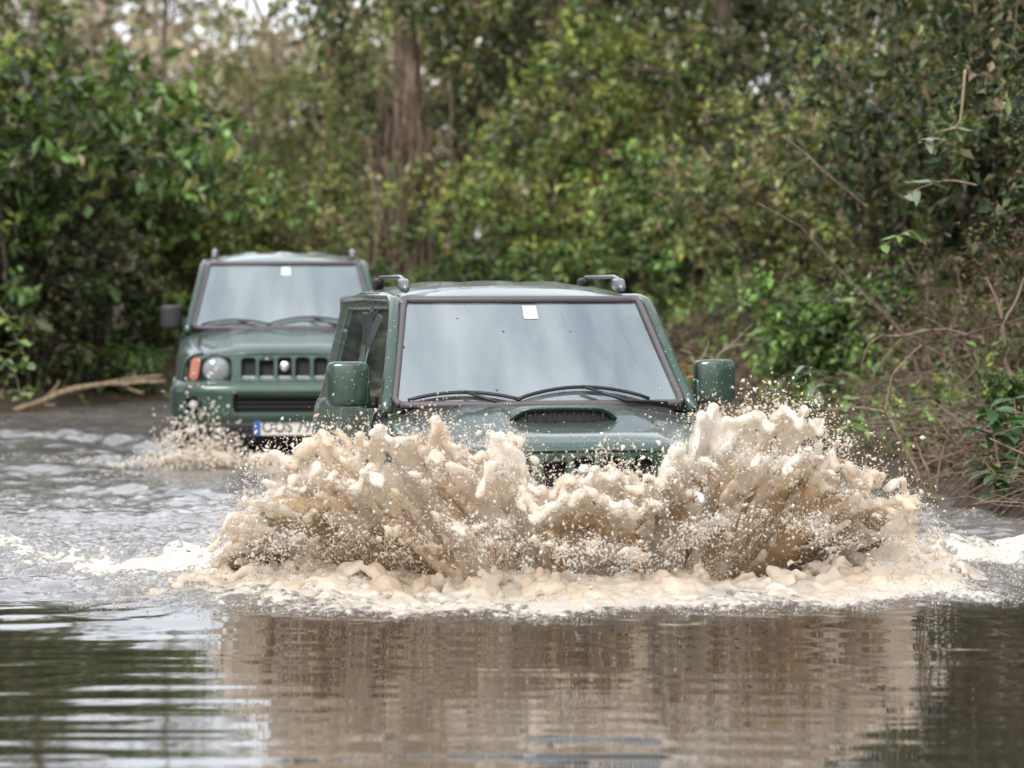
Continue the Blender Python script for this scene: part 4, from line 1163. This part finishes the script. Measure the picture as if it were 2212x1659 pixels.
# low growth and dead leaves covering the banks
def bank_cover():
    rng = np.random.default_rng(41)
    n = 60000
    x = np.concatenate([rng.uniform(1.6, 6.5, int(n * 0.7)), rng.uniform(-8.5, 2.0, n - int(n * 0.7))])
    y = np.concatenate([rng.uniform(15.5, 36, int(n * 0.7)), rng.uniform(23, 44, n - int(n * 0.7))])
    o = bank_out(x, y)
    k = (o > 0.06) & (o < 4.5)
    x, y, o = x[k], y[k], o[k]
    pat = fbm(x * 1.2, y * 0.8, 0, 91, 4)
    green = pat > rng.normal(0.02, 0.14, len(x)) + 0.16 * smoothstep(1.5, 2.8, x) * smoothstep(24, 20, y)
    for nm, sel, pal, mat, sz, hgt, lab, cat in (
            ('bank_herbs', green, [(MID, 3), (BRIGHT, 2), (OLIVE, 2), (YELLOW, 0.6), (DARK, 1)], 'leaf', 0.060, 0.20, 'low green weeds growing over both banks', 'weeds'),
            ('leaf_litter', ~green, [(BROWN, 4), ((0.16, 0.105, 0.07), 3), ((0.07, 0.045, 0.03), 3), (OLIVE, 1.2)], 'dry', 0.055, 0.07, 'brown dead leaves and stalks strewn over the bank slopes', 'leaf litter')):
        xs_, ys_ = x[sel], y[sel]
        kk = rng.uniform(size=len(xs_)) < 0.42
        xs_, ys_ = xs_[kk], ys_[kk]
        z = ground_z(xs_, ys_)
        S = np.stack([xs_, ys_, z], -1)
        D = unit(rng.normal(size=S.shape) * 0.55 + np.array([0, 0, 0.9 if hgt > 0.1 else 0.3]))
        V, Q, C = foliage(S, D, hgt * rng.lognormal(0, 0.4, len(S)), 5, sz, pal, rng, 0.45, 0.0)
        tag(link(nm, np_mesh(nm, V, Q, False, col=C), M[mat]), lab, cat, kind='stuff')
    # dead stalks and twigs
    tp = []
    for _ in range(2600):
        yy = rng.uniform(16.5, 27); xr = float(edges(np.array(yy))[1])
        xx = xr + abs(rng.normal(0.2, 0.9)) + 0.1
        zz = float(ground_z(xx, yy))
        L = rng.lognormal(math.log(0.32), 0.5); d = unit(rng.normal(size=3) * np.array([1, 0.8, 0.5]) + np.array([-0.2, -0.2, 0.5]))
        v = np.linspace(0, 1, 5)[:, None]
        tp.append((np.array([xx, yy, zz]) + d * L * v + np.array([0, 0, -0.35 * L]) * v ** 2 + np.cumsum(rng.normal(size=(5, 3)) * 0.03 * L, 0), rng.uniform(0.002, 0.005)))
    tag(tube_obj('dead_twigs', tp, M['vine'], None, 4), 'tangle of thin dead twigs on the right bank slope', 'twigs', kind='stuff')
bank_cover()

# single dry stems and branches one can pick out
def px_path(pts, d):
    return np.array([at(X, Y, dd) for (X, Y), dd in zip(pts, np.broadcast_to(d, len(pts)))])
def smooth_path(P, n=14):
    P = np.asarray(P, float); m = len(P) - 1
    t = np.linspace(0, m, n); i = np.clip(t.astype(int), 0, m - 1); f = (t - i)[:, None]
    g = lambda k: P[np.clip(k, 0, m)]
    p0, p1, p2, p3 = g(i - 1), g(i), g(i + 1), g(i + 2)
    return 0.5 * (2 * p1 + (p2 - p0) * f + (2 * p0 - 5 * p1 + 4 * p2 - p3) * f ** 2 + (3 * p1 - p0 - 3 * p2 + p3) * f ** 3)
def dry_stem(name, label, cat, main, r, branches, d, mat='stem', br_r=0.6, group=None):
    P0 = px_path(main, d)
    o = empty(name, tuple(P0[0])); tag(o, label, cat, group)
    sp = smooth_path(P0) - P0[0]
    sp = sp + vnoise(np.arange(len(sp))[:, None] * 0.8, np.array([[0, 5, 9]]), 0, int(main[0][0]) % 97) * r * 0.7
    tube_obj('stem', [(sp, np.linspace(r, r * 0.5, len(sp)) * (1 + 0.3 * vnoise(np.arange(len(sp)) * 0.9, 3, 0, 17)))], M[mat], o, 7)
    for b in branches:
        q = smooth_path(px_path(b, d)) - P0[0]
        tube_obj('side_branch', [(q, np.linspace(r * br_r, r * 0.3, len(q)))], M[mat], o, 5)
    return o
dry_stem('dry_stalk', 'tall forked straw-coloured stalk leaning out of the right bank foot', 'stalk', [(2010, 1080), (1965, 985), (1912, 890)], 0.012, [[(1912, 890), (1922, 835), (1935, 800), (1990, 745)], [(1912, 890), (1850, 880), (1790, 885)]], 18.4)
dry_stem('dry_stalk', 'short straw-coloured stalks beside the tall forked stalk', 'stalk', [(2020, 1085), (2000, 1010), (1975, 945)], 0.010, [[(2020, 1085), (2030, 1000), (2045, 950)]], 18.4)
dry_stem('bowed_twig', 'pale twig bowed into an arch at the splash edge on the right', 'twig', [(1945, 1080), (1940, 1035), (1955, 1010), (1975, 1020), (1985, 1060)], 0.006, [], 18.2)
dry_stem('dead_branch', 'pale broken fork of a dead branch behind the front car mirror', 'branch', [(1535, 830), (1505, 790), (1490, 762)], 0.014, [[(1505, 790), (1522, 765), (1532, 735)], [(1490, 762), (1470, 755)]], 21.0, 'bark_pale')
dry_stem('dead_branch', 'thin bent dead branch beside the broken fork', 'branch', [(1545, 805), (1552, 770), (1572, 752), (1615, 742)], 0.010, [[(1572, 752), (1600, 725), (1625, 700)]], 21.2, 'bark_pale')
dry_stem('arching_branch', 'brown branch arching over the dry brush of the right bank', 'branch', [(2120, 735), (2040, 712), (1960, 722), (1885, 735), (1860, 800)], 0.011, [[(1960, 722), (1930, 750), (1900, 790)]], 19.4, 'vine')
dry_stem('arching_branch', 'grey branch lying across the dark gap of the right bank', 'branch', [(2212, 690), (2120, 715), (2050, 730), (2000, 742)], 0.010, [], 19.0, 'bark')
dry_stem('diagonal_twig', 'long straight twig slanting down through the right thicket', 'twig', [(1690, 290), (1770, 360), (1880, 455)], 0.012, [], 23.0, 'vine')
dry_stem('leaning_stem', 'pale upright stem on the right bank under the dark gap', 'stem', [(2185, 820), (2165, 720), (2160, 640)], 0.022, [[(2165, 700), (2195, 650), (2212, 600)], [(2165, 690), (2150, 640), (2130, 600)]], 19.0, 'vine')
fb = dry_stem('fallen_branch', 'long fallen branch lying along the far shore on the left', 'branch', [(-60, 915), (20, 888), (100, 858), (190, 838), (290, 828), (360, 826)], 0.036, [[(190, 838), (230, 826), (300, 816), (350, 812)], [(100, 858), (120, 838), (128, 822)], [(255, 830), (285, 842), (310, 850)], [(40, 880), (70, 872), (120, 876)]], 30.0, 'stem', 0.35)

# plants whose single leaves show
def leaf_mesh(seed, L, W, c):
    rng = np.random.default_rng(seed)
    t = np.linspace(0, 1, 8)
    w = W * 0.5 * np.sin(np.pi * t ** 0.8) ** 0.8
    x = L * t; zc = -0.22 * L * t ** 2 + 0.04 * L * np.sin(t * 6 + rng.uniform(0, 6))
    V = np.concatenate([np.stack([x, w, zc + 0.18 * w], -1), np.stack([x, 0 * w, zc - 0.02 * W], -1), np.stack([x, -w, zc + 0.18 * w], -1)])
    Q = [(i, i + 8, i + 9, i + 1) for i in range(7)] + [(i + 8, i + 16, i + 17, i + 9) for i in range(7)]
    return np_mesh('leaf', V, np.array(Q), True, col=np.tile(np.array(c), (24, 1)) * np.linspace(0.8, 1.2, 24)[:, None])
LEAVES = {'sheen': [leaf_mesh(k, 0.16, 0.062, c) for k, c in enumerate([(0.055, 0.115, 0.045), (0.07, 0.14, 0.05), (0.04, 0.09, 0.035)])],
          'pale': [leaf_mesh(10 + k, 0.13, 0.038, c) for k, c in enumerate([(0.16, 0.20, 0.13), (0.12, 0.17, 0.10)])],
          'orange': [leaf_mesh(30, 0.11, 0.06, (0.42, 0.19, 0.03)), leaf_mesh(31, 0.10, 0.05, (0.36, 0.20, 0.05))],
          'lime': [leaf_mesh(20 + k, 0.12, 0.06, c) for k, c in enumerate([(0.12, 0.21, 0.05), (0.16, 0.24, 0.06)])]}
def leafy(name, label, cat, main, r, d, leaves, kind, seed, mat='stem', size=1.0):
    """stem traced with leaves of its own, each leaf a part"""
    rng = np.random.default_rng(seed)
    P0 = px_path(main, d)
    o = empty(name, tuple(P0[0])); tag(o, label, cat)
    sp = smooth_path(P0, 20) - P0[0]
    st = tube_obj('stem', [(sp, np.linspace(r, r * 0.4, 20))], M[mat], o, 6)
    for k in range(leaves):
        t = rng.uniform(0.25, 1.0) if k < leaves - 2 else 1.0
        p = sp[int(t * 19)]
        az = k * 2.4 + rng.uniform(-0.4, 0.4)
        l = link('leaf', LEAVES[kind][k % len(LEAVES[kind])], M['leaf_gloss'], o)
        l.location = tuple(p)
        l.rotation_euler = (rng.uniform(-0.4, 0.4), rng.uniform(-0.35, 0.45), az)
        s = size * rng.uniform(0.75, 1.25)
        l.scale = (s, s, s)
leafy('broadleaf_weed', 'broad-leaved weed with shining leaves standing at the right waterline', 'weed', [(2165, 1050), (2150, 960), (2140, 880)], 0.008, 18.0, 16, 'sheen', 1, size=1.15)
leafy('broadleaf_weed', 'broad-leaved weed with drooping leaves beside the shining weed', 'weed', [(2205, 1030), (2200, 940), (2190, 860)], 0.008, 18.3, 14, 'sheen', 2, size=1.15)
leafy('broadleaf_weed', 'low dark-leaved weed hanging over the right waterline', 'weed', [(2175, 1090), (2160, 1040), (2130, 1000)], 0.007, 17.7, 14, 'sheen', 3, size=1.0)
leafy('hanging_twig', 'hanging yellow-brown twig ending in long pale leaves on the right', 'twig', [(2085, 150), (2078, 230), (2068, 272), (2030, 285), (1985, 310)], 0.010, 18.6, 11, 'pale', 4, size=1.1)
leafy('pale_leaf_twig', 'twig with narrow pale leaves pointing over the dark brush', 'twig', [(2110, 400), (2050, 390), (1990, 405), (1955, 425)], 0.007, 18.8, 12, 'pale', 5, size=1.0)
leafy('lime_twig', 'twig of small lime-green leaves above the dark brush', 'twig', [(2000, 530), (1970, 500), (1940, 510), (1910, 530)], 0.006, 19.0, 12, 'lime', 6, size=0.7)
leafy('overhanging_twig', 'twig with bright lime leaves hanging in from the left bank', 'twig', [(-60, 600), (10, 680), (40, 740), (62, 790)], 0.010, 24.6, 20, 'lime', 7, size=1.1)
leafy('overhanging_twig', 'lower lime-leaved twig hanging in from the left bank', 'twig', [(-70, 720), (0, 770), (30, 800), (45, 860)], 0.010, 24.8, 16, 'lime', 8, size=1.1)
leafy('bank_weed', 'pale-leaved weed rising from the middle of the right bank slope', 'weed', [(1765, 900), (1760, 840), (1745, 790)], 0.006, 20.2, 14, 'pale', 9, size=1.0)
leafy('bank_weed', 'lime-leaved weed beside the splash on the right bank', 'weed', [(1840, 960), (1835, 900), (1820, 860)], 0.006, 19.6, 14, 'lime', 10, size=0.9)
leafy('withered_twig', 'orange withered leaves on a twig close to the front car mirror', 'twig', [(1500, 850), (1492, 815), (1486, 790)], 0.005, 20.0, 5, 'orange', 11, size=0.9)

# ------------------------------------------------------------------ splash: sheets of points meshed as a fluid surface
def surface_nets(Fd, iso, org, h):
    """quads of the iso surface of a dense grid"""
    S = Fd > iso
    nx, ny, nz = Fd.shape
    c = np.zeros((nx - 1, ny - 1, nz - 1), np.int8)
    for dx in (0, 1):
        for dy in (0, 1):
            for dz in (0, 1):
                c += S[dx:nx - 1 + dx, dy:ny - 1 + dy, dz:nz - 1 + dz]
    act = (c > 0) & (c < 8)
    idx = np.full(act.shape, -1, np.int32)
    A = np.argwhere(act)
    idx[act] = np.arange(len(A))
    acc = np.zeros((len(A), 3)); cnt = np.zeros(len(A))
    for ax in range(3):
        o1, o2 = [a for a in range(3) if a != ax]
        for i in (0, 1):
            for j in (0, 1):
                p = A.copy(); p[:, o1] += i; p[:, o2] += j
                q = p.copy(); q[:, ax] += 1
                a = Fd[p[:, 0], p[:, 1], p[:, 2]]; b = Fd[q[:, 0], q[:, 1], q[:, 2]]
                m = (a > iso) != (b > iso)
                t = np.where(m, (iso - a) / np.where(m, b - a, 1), 0)
                pt = p.astype(float); pt[:, ax] += t
                acc[m] += pt[m]; cnt[m] += 1
    V = acc / cnt[:, None] * h + org
    Qs = []
    for ax in range(3):
        o1, o2 = [(1, 2), (2, 0), (0, 1)][ax]
        sl0 = [slice(None)] * 3; sl1 = [slice(None)] * 3
        sl0[ax] = slice(0, -1); sl1[ax] = slice(1, None)
        a, b = S[tuple(sl0)], S[tuple(sl1)]
        for flip in (False, True):
            E = np.argwhere((a & ~b) if not flip else (~a & b))
            lim = [nx - 1, ny - 1, nz - 1]
            ok = (E[:, o1] > 0) & (E[:, o2] > 0) & (E[:, o1] < lim[o1]) & (E[:, o2] < lim[o2])
            E = E[ok]
            quad = []
            for d1, d2 in ((-1, -1), (0, -1), (0, 0), (-1, 0)):
                k = E.copy(); k[:, o1] += d1; k[:, o2] += d2
                quad.append(idx[k[:, 0], k[:, 1], k[:, 2]])
            q = np.stack(quad, -1)
            Qs.append(q[:, ::-1] if flip else q)
    return V, np.concatenate(Qs)

def blur3(Fd, k):
    for ax in range(3):
        r = len(k) // 2
        G = Fd * k[r]
        for i in range(1, r + 1):
            s0 = [slice(None)] * 3; s1 = [slice(None)] * 3
            s0[ax] = slice(i, None); s1[ax] = slice(0, -i)
            G[tuple(s0)] += Fd[tuple(s1)] * k[r + i]
            G[tuple(s1)] += Fd[tuple(s0)] * k[r - i]
        Fd = G
    return Fd

def mesh_points(name, P, W, lo, hi, h, iso, ker, mat, parent, froth_of):
    shp = np.ceil((hi - lo) / h).astype(int) + 1
    u = (P - lo) / h
    i = np.floor(u).astype(int)
    ok = np.all((i >= 1) & (i < shp - 2), axis=1)
    u, i, w = u[ok], i[ok], W[ok]
    f = u - i
    D = np.zeros(int(np.prod(shp)), np.float64)
    for dx in (0, 1):
        for dy in (0, 1):
            for dz in (0, 1):
                ww = w * (f[:, 0] if dx else 1 - f[:, 0]) * (f[:, 1] if dy else 1 - f[:, 1]) * (f[:, 2] if dz else 1 - f[:, 2])
                k = ((i[:, 0] + dx) * shp[1] + i[:, 1] + dy) * shp[2] + i[:, 2] + dz
                D += np.bincount(k, ww, len(D))
    D = blur3(D.reshape(shp).astype(np.float32), np.array(ker, np.float32))
    V, Q = surface_nets(D, iso, lo, h)
    me = np_mesh(name, V, Q, True, attrs={'froth': froth_of(V)})
    o = link(name, me, mat, parent)
    return o

def drops(name, P, rad, length, axis, mat, parent, rng, froth):
    """drops and short strands: six-faced spindles along their flight, in one mesh"""
    n = len(P)
    axis = unit(axis)
    A = unit(np.cross(axis, rng.normal(size=(n, 3)))); B = np.cross(axis, A)
    r = rad[:, None]; L = length[:, None]
    k = rng.uniform(-0.35, 0.35, (n, 1)) * L
    c = P + axis * k
    V = np.stack([P + axis * L, c + A * r, c + (-0.5 * A + 0.866 * B) * r, c + (-0.5 * A - 0.866 * B) * r, P - axis * L], 1)
    it = np.array([(0, 1, 2), (0, 2, 3), (0, 3, 1), (4, 2, 1), (4, 3, 2), (4, 1, 3)])
    Q = (it[None] + 5 * np.arange(n)[:, None, None]).reshape(-1, 3)
    return link(name, np_mesh(name, V.reshape(-1, 3), Q, True, attrs={'froth': np.repeat(froth, 5)}), mat, parent)

rng = np.random.default_rng(7)
# crest of the splash in the photograph (direction), standing a little in front of the bumper
SIL = np.array([(455, 1205), (480, 1160), (510, 1105), (555, 1060), (578, 990), (620, 978), (680, 962), (698, 930), (730, 922), (762, 962), (790, 944), (850, 932), (925, 942), (942, 902), (985, 918), (1010, 955),
                (1060, 935), (1108, 922), (1126, 1000), (1180, 1016), (1240, 990), (1290, 985), (1330, 1015), (1400, 1005), (1430, 962), (1478, 970), (1492, 905), (1530, 888), (1600, 904), (1650, 908), (1738, 892), (1752, 955),
                (1800, 968), (1850, 1010), (1940, 1026), (1962, 1080), (1988, 1150), (2005, 1205)], float)
D_CREST = 13.75
crest_x = (SIL[:, 0] - CX) / F_PX * D_CREST
crest_z = CAM_H - (SIL[:, 1] - HY) / F_PX * D_CREST
XC = 0.30                                            # where the car's nose is, world x

def emit_point(xt):
    """point of the bumper and wheels that throws the water seen at xt"""
    s = np.clip((xt - XC) / 1.62, -1, 1)
    lx = 0.80 * np.sign(s) * np.abs(s) ** 0.8
    ly = -1.93 + 0.60 * np.abs(s) ** 3
    cs, sn = math.cos(CAR_A['yaw']), math.sin(CAR_A['yaw'])
    return CAR_A['x'] + lx * cs - ly * sn, CAR_A['y'] + lx * sn + ly * cs, s

def hollow(x, z):
    h = 0
    for xc, w, top in ((-0.56, 0.085, 0.40), (-0.12, 0.085, 0.28), (0.31, 0.085, 0.28), (0.88, 0.11, 0.40)):
        h = h + np.exp(-((x - xc - 0.05 * np.sin(z * 17 + xc * 9)) / w) ** 2) * smoothstep(top, top * 0.6, z)
    return np.clip(h, 0, 1)

def billow(x, a, seed):
    return 1 - np.abs(vnoise(x, a, 0.5, seed)) * 2.2

def sheet(n, hfac, throw, amax, tear, amp, seed, bias=0.0, fine=1.0):
    """one sheet of thrown water: points, age along the flight, weight, flight direction"""
    xt = rng.uniform(crest_x[0], crest_x[-1], n)
    a = rng.uniform(0.0, 1.0, n) ** 0.8 * amax
    ex, ey, s = emit_point(xt)
    H = np.interp(xt, crest_x, crest_z) * hfac
    # jets: faster and slower strips along the bumper, so that the top edge is feathered
    H = H * (1 + 0.05 * vnoise(xt * 9, seed, 0, seed) + 0.07 * fine * vnoise(xt * 38, seed, 0, seed + 2))
    spd = 1 + 0.20 * vnoise(xt * 3.1, a * 0.6, 0, seed + 1)
    ty = ey - throw * spd
    lat = np.clip(a, 0, 1.4)
    x = ex + (xt - ex) * np.sin(np.clip(lat, 0, 1.0) * np.pi / 2) ** 0.8 + (xt - ex) * 0.12 * np.clip(a - 1, 0, 1)
    y = ey + (ty - ey) * lat
    z = H * (1 - (1 - a) ** 2)
    g = np.clip(a, 0, 1) ** 0.7
    # plumes: rounded columns along the flight, with creases between them
    y = y - g * (0.15 * billow(xt * 2.9 + 0.35 * a, a * 0.9, seed + 3) + 0.06 * billow(xt * 8.5 + 0.8 * a, a * 2.4, seed + 4))
    e = amp * (0.3 + 0.7 * g)
    dx = 0.9 * vnoise(xt * 4, a * 2.0, 0.5, seed + 5) + 0.5 * vnoise(xt * 13, a * 5, 0.5, seed + 6)
    dz = 0.7 * vnoise(xt * 4, a * 2.0, 4.5, seed + 7) + 0.6 * vnoise(xt * 13, a * 5, 4.5, seed + 8)
    dy = 0.6 * vnoise(xt * 30 + 2 * a, a * 9, 7.5, seed + 9)
    jit = rng.normal(size=(3, n)) * 0.004
    P = np.stack([x + e * dx + jit[0], y + e * dy + jit[1], np.maximum(z + e * dz * np.clip(a * 1.5, 0, 1) + jit[2], -0.02)], -1)
    wt = np.sqrt((2 * H * (1 - a)) ** 2 + throw ** 2 + 0.05) * (1 - 0.45 * smoothstep(0.7, 1.05, a))
    wt = wt * np.clip(0.75 + 0.9 * vnoise(xt * 36 + 4 * a, a * 5, 0, seed + 30) + 0.5 * vnoise(xt * 85, a * 14, 0, seed + 31), 0.03, 2)
    t1 = fbm(xt * 5.0, a * 2.6, 0, seed + 10, 3, 0.6)
    t2 = vnoise(xt * 24 + 2 * a, a * 5, 0, seed + 11)
    tan = unit(np.stack([(xt - ex) * 0.9 * np.clip(1.2 - a, 0.1, 1), ty - ey, 2 * H * (1 - a)], -1))
    hol = hollow(P[:, 0], P[:, 2])
    keep = (0.75 * t1 + 0.35 * t2) > (np.maximum(tear(a, xt) + bias, -0.75 + 0.92 * hol) if tear is not tear_back else -9)
    return P[keep], a[keep], wt[keep], tan[keep]

def grain(P, k):
    """uneven thickness of the sheets, so that they break into lace and beads"""
    return np.clip(0.62 + 0.9 * vnoise(P[:, 0] * 34, P[:, 1] * 34, P[:, 2] * 34, 800) + 0.55 * vnoise(P[:, 0] * 75, P[:, 1] * 75, P[:, 2] * 75, 801), 0.02, 2) * k

def tear_main(a, x):
    low = smoothstep(0.42, 0.12, a)
    holes = np.exp(-((x + 0.60) / 0.12) ** 2) + np.exp(-((x + 0.12) / 0.10) ** 2) + 0.8 * np.exp(-((x - 0.31) / 0.10) ** 2) + np.exp(-((x - 0.92) / 0.14) ** 2)
    return -0.55 + 0.50 * low * np.clip(holes, 0, 1.2) + 0.55 * smoothstep(0.80, 1.15, a)

def tear_lace(a, x):
    return 0.04 + 0.22 * smoothstep(0.8, 1.2, a)

Ps, Ws = [], []
def tear_back(a, x):
    return -2.0 + 0 * a
P0, a0, x0, T0 = sheet(150000, 0.72, 0.12, 0.85, tear_back, 0.03, 500); 
P1, a1, x1, T1 = sheet(520000, 1.00, 0.36, 1.06, tear_main, 0.030, 100); Ps.append(P1); Ws.append((grain(P1, 0.45) + 0.65) * x1)
P2, a2, x2, T2 = sheet(380000, 0.86, 0.58, 1.28, tear_lace, 0.042, 200, -0.20); Ps.append(P2); Ws.append((grain(P2, 0.6) + 0.2) * x2)
P3, a3, x3, T3 = sheet(380000, 1.04, 0.24, 1.10, tear_lace, 0.050, 300, -0.05); Ps.append(P3); Ws.append((grain(P3, 0.6) + 0.2) * x3)
P4, a4, x4, T4 = sheet(220000, 0.55, 0.78, 1.50, tear_lace, 0.045, 400, 0.0); Ps.append(P4); Ws.append((grain(P4, 0.6) + 0.2) * x4)
# froth tumbling on the bow wave at the foot of the splash
n5 = 60000
fx = rng.uniform(-1.75, 2.15, n5); fb = rng.uniform(0.02, 1.55, n5)
fy = front_line(fx) + fb
zt = water_fields(fx, fy)[0]
hum = np.clip(fbm(fx * 5.0, fy * 4.0, 0, 61, 5, 0.7) - 0.02, 0, 1) * 0.34 * smoothstep(0.25, 1.0, fb) * smoothstep(2.0, 1.4, np.abs(fx - 0.25)) + 0.016 * vnoise(fx * 34, fy * 34, 0, 62)
keep = rng.uniform(0, 1, n5) < 0.75
P5 = np.stack([fx, fy, zt + 0.004 + hum * rng.uniform(0.2, 1.0, n5)], -1)[keep & (hum > 0.004)]
# tumbling froth where the falling sheets meet the bow wave
n7 = 330000
x7 = rng.uniform(crest_x[0] - 0.1, crest_x[-1] + 0.1, n7)
ex7, ey7, s7 = emit_point(x7)
u7 = rng.uniform(0, 1, n7)
x7 = ex7 + (x7 - ex7) * (0.75 + 0.45 * u7); y7 = ey7 - 0.02 - 0.72 * u7
h7 = (0.02 + 0.16 * np.clip(fbm(x7 * 7, y7 * 7, 0, 63, 5, 0.72) + 0.05, 0, 1)) * smoothstep(1.0, 0.45, u7)
z7 = water_fields(x7, y7)[0] - 0.012 + h7 * rng.uniform(0.1, 1.0, n7) ** 0.6
P7 = np.stack([x7, y7, z7], -1)
k7 = vnoise(x7 * 16, y7 * 16, 0, 64) > -0.55 + 0.9 * u7 ** 2
Ps.append(P7[k7]); Ws.append(grain(P7[k7], 0.65) + 0.18)
P = np.concatenate(Ps); W = np.concatenate(Ws)

def froth_main(V):
    f = 0.66 + 0.60 * fbm(V[:, 0] * 4.2, V[:, 1] * 3, V[:, 2] * 4.2, 71, 4, 0.6)
    f += 0.30 * smoothstep(0.12, 0.0, V[:, 2]) + 0.12 * smoothstep(0.3, 0.8, V[:, 2])
    return np.clip(f, 0, 1)

splash_root = empty('water_splash', (0, 0, 0))
tag(splash_root, 'tall wall of muddy beige water thrown up by the front car', 'splash', kind='stuff')
sp_o = mesh_points('splash_sheet', P, W, np.array([-1.95, 12.4, -0.08]), np.array([2.3, 15.2, 1.02]), 0.0088, 0.70, [0.05, 0.24, 0.42, 0.24, 0.05], M['splash'], splash_root, froth_main)
tag(sp_o, kind='stuff')
back = mesh_points('splash_back', P0, np.full(len(P0), 1.2), np.array([-1.95, 12.4, -0.08]), np.array([2.3, 15.2, 1.02]), 0.014, 1.2, [0.08, 0.25, 0.34, 0.25, 0.08], M['hollow_shade'], splash_root, lambda V: 0.25 + 0.3 * fbm(V[:, 0] * 9, V[:, 1] * 9, V[:, 2] * 9, 73, 3))
tag(back, kind='stuff')

# strands and beads of water lying along the sheets
SP, SA, SF = [], [], []
for Pt, at_, Wt, Tt, n, jit in ((P1, a1, x1, T1, 22000, 0.010), (P2, a2, x2, T2, 18000, 0.014), (P3, a3, x3, T3, 18000, 0.016), (P4, a4, x4, T4, 9000, 0.018)):
    k = rng.choice(len(Pt), n, p=Wt / Wt.sum())
    SP.append(Pt[k] + rng.normal(size=(n, 3)) * jit)
    SA.append(Tt[k] + rng.normal(size=(n, 3)) * 0.50)
    SF.append(np.clip(0.62 + 0.25 * at_[k] + 0.45 * vnoise(Pt[k, 0] * 16, Pt[k, 2] * 6, Pt[k, 1] * 8, 901) + rng.normal(size=n) * 0.16, 0, 1))
nf = 20000
k = rng.integers(0, len(P5), nf)
SP.append(P5[k]); SA.append(rng.normal(size=(nf, 3)) * np.array([1, 1, 0.4])); SF.append(rng.uniform(0.6, 1.0, nf))
SP, SA, SF = np.concatenate(SP), np.concatenate(SA), np.concatenate(SF)
SP[:, 2] = np.maximum(SP[:, 2], 0.01)
rs = np.clip(rng.lognormal(math.log(0.0026), 0.40, len(SP)), 0.0014, 0.007)
rs[-nf:] *= 0.8
stretch = rng.lognormal(math.log(2.0), 0.45, len(SP)); stretch[-nf:] = rng.uniform(0.9, 1.5, nf)
tag(drops('water_strands', SP, rs, np.minimum(rs * stretch, 0.06), SA, M['splash'], splash_root, rng, SF), kind='stuff')

# drops torn off the sheets
def torn(Pt, n, jit, up):
    k = rng.integers(0, len(Pt), n)
    return Pt[k] + rng.normal(size=(n, 3)) * jit + np.array([0, 0, 1]) * rng.exponential(up, n)[:, None]
dp = [torn(P1[a1 > 0.8], 2200, 0.040, 0.010), torn(P3[a3 > 0.7], 2200, 0.050, 0.014), torn(P2[a2 > 0.5], 1800, 0.06, 0.0), torn(P4, 1600, 0.07, 0.0)]
low = P0[P0[:, 2] < 0.42]
dp.append(torn(low, 1200, 0.09, 0.0) + np.array([0, -0.25, 0.03]))
# spray hanging over the right wing and mirror, and over the middle of the grille
k = 1500
dp.append(np.stack([rng.normal(1.02, 0.22, k), rng.normal(14.3, 0.35, k), 0.58 + rng.gamma(2.0, 0.035, k)], -1))
k = 1100
dp.append(np.stack([rng.normal(0.28, 0.22, k), rng.normal(13.6, 0.15, k), 0.30 + rng.gamma(2.0, 0.055, k)], -1))
dp = np.concatenate(dp)
dp[:, 2] = np.abs(dp[:, 2]) + 0.01
rad = np.clip(rng.lognormal(math.log(0.0028), 0.55, len(dp)), 0.0013, 0.011)
tag(drops('water_drop_spray', dp, rad, rad * rng.uniform(1.0, 2.2, len(dp)), rng.normal(size=(len(dp), 3)) + np.array([0, 0, 0.4]), M['drop'], splash_root, rng, rng.uniform(0.15, 1.0, len(dp))), kind='stuff')

# the smaller splash at the wheel of the second car
sp2 = empty('small_splash', (0, 0, 0))
tag(sp2, 'small spray of muddy drops at the bumper corner of the rear car', 'splash', kind='stuff')
n = 60000
c0 = at(470, 985, 21.9)
xt = rng.uniform(-2.35, -1.45, n); a = rng.uniform(0, 1.2, n)
Hs = 0.03 + 0.06 * np.exp(-((xt + 2.15) / 0.2) ** 2) + 0.05 * vnoise(xt * 8, 0, 0, 501)
yy = 22.45 - 0.5 * a + 0.08 * vnoise(xt * 7, a * 4, 0, 502)
zz = Hs * (1 - (1 - a) ** 2) + 0.05 * vnoise(xt * 9, a * 6, 0, 503) * a
kp = (0.7 * fbm(xt * 7, a * 3.5, 0, 504, 3) + 0.5 * vnoise(xt * 26, a * 9, 0, 505)) > 0.10 + 0.28 * a
P6 = np.stack([xt + 0.06 * a * vnoise(xt * 8, a * 5, 3, 506), yy, zz], -1)[kp]
so = mesh_points('splash_sheet', P6, np.full(len(P6), 1.0), np.array([-2.7, 21.5, -0.05]), np.array([-1.1, 22.8, 0.55]), 0.012, 0.95, [0.12, 0.25, 0.30, 0.25, 0.12], M['splash'], sp2, lambda V: np.clip(0.5 + 0.6 * fbm(V[:, 0] * 6, V[:, 1] * 6, V[:, 2] * 6, 72, 3), 0, 1))
tag(so, kind='stuff')
k = 1900
q = np.stack([rng.normal(-2.14, 0.20, k), rng.normal(22.1, 0.25, k), rng.gamma(1.8, 0.085, k)], -1)
q[:, 2] *= np.exp(-((q[:, 0] + 2.14) / 0.36) ** 2)
rq = np.clip(rng.lognormal(math.log(0.0062), 0.45, k), 0.003, 0.015)
tag(drops('water_drop_spray', q, rq, rq * rng.uniform(1.0, 2.4, k), rng.normal(size=(k, 3)), M['drop'], sp2, rng, rng.uniform(0.4, 1.0, k)), kind='stuff')
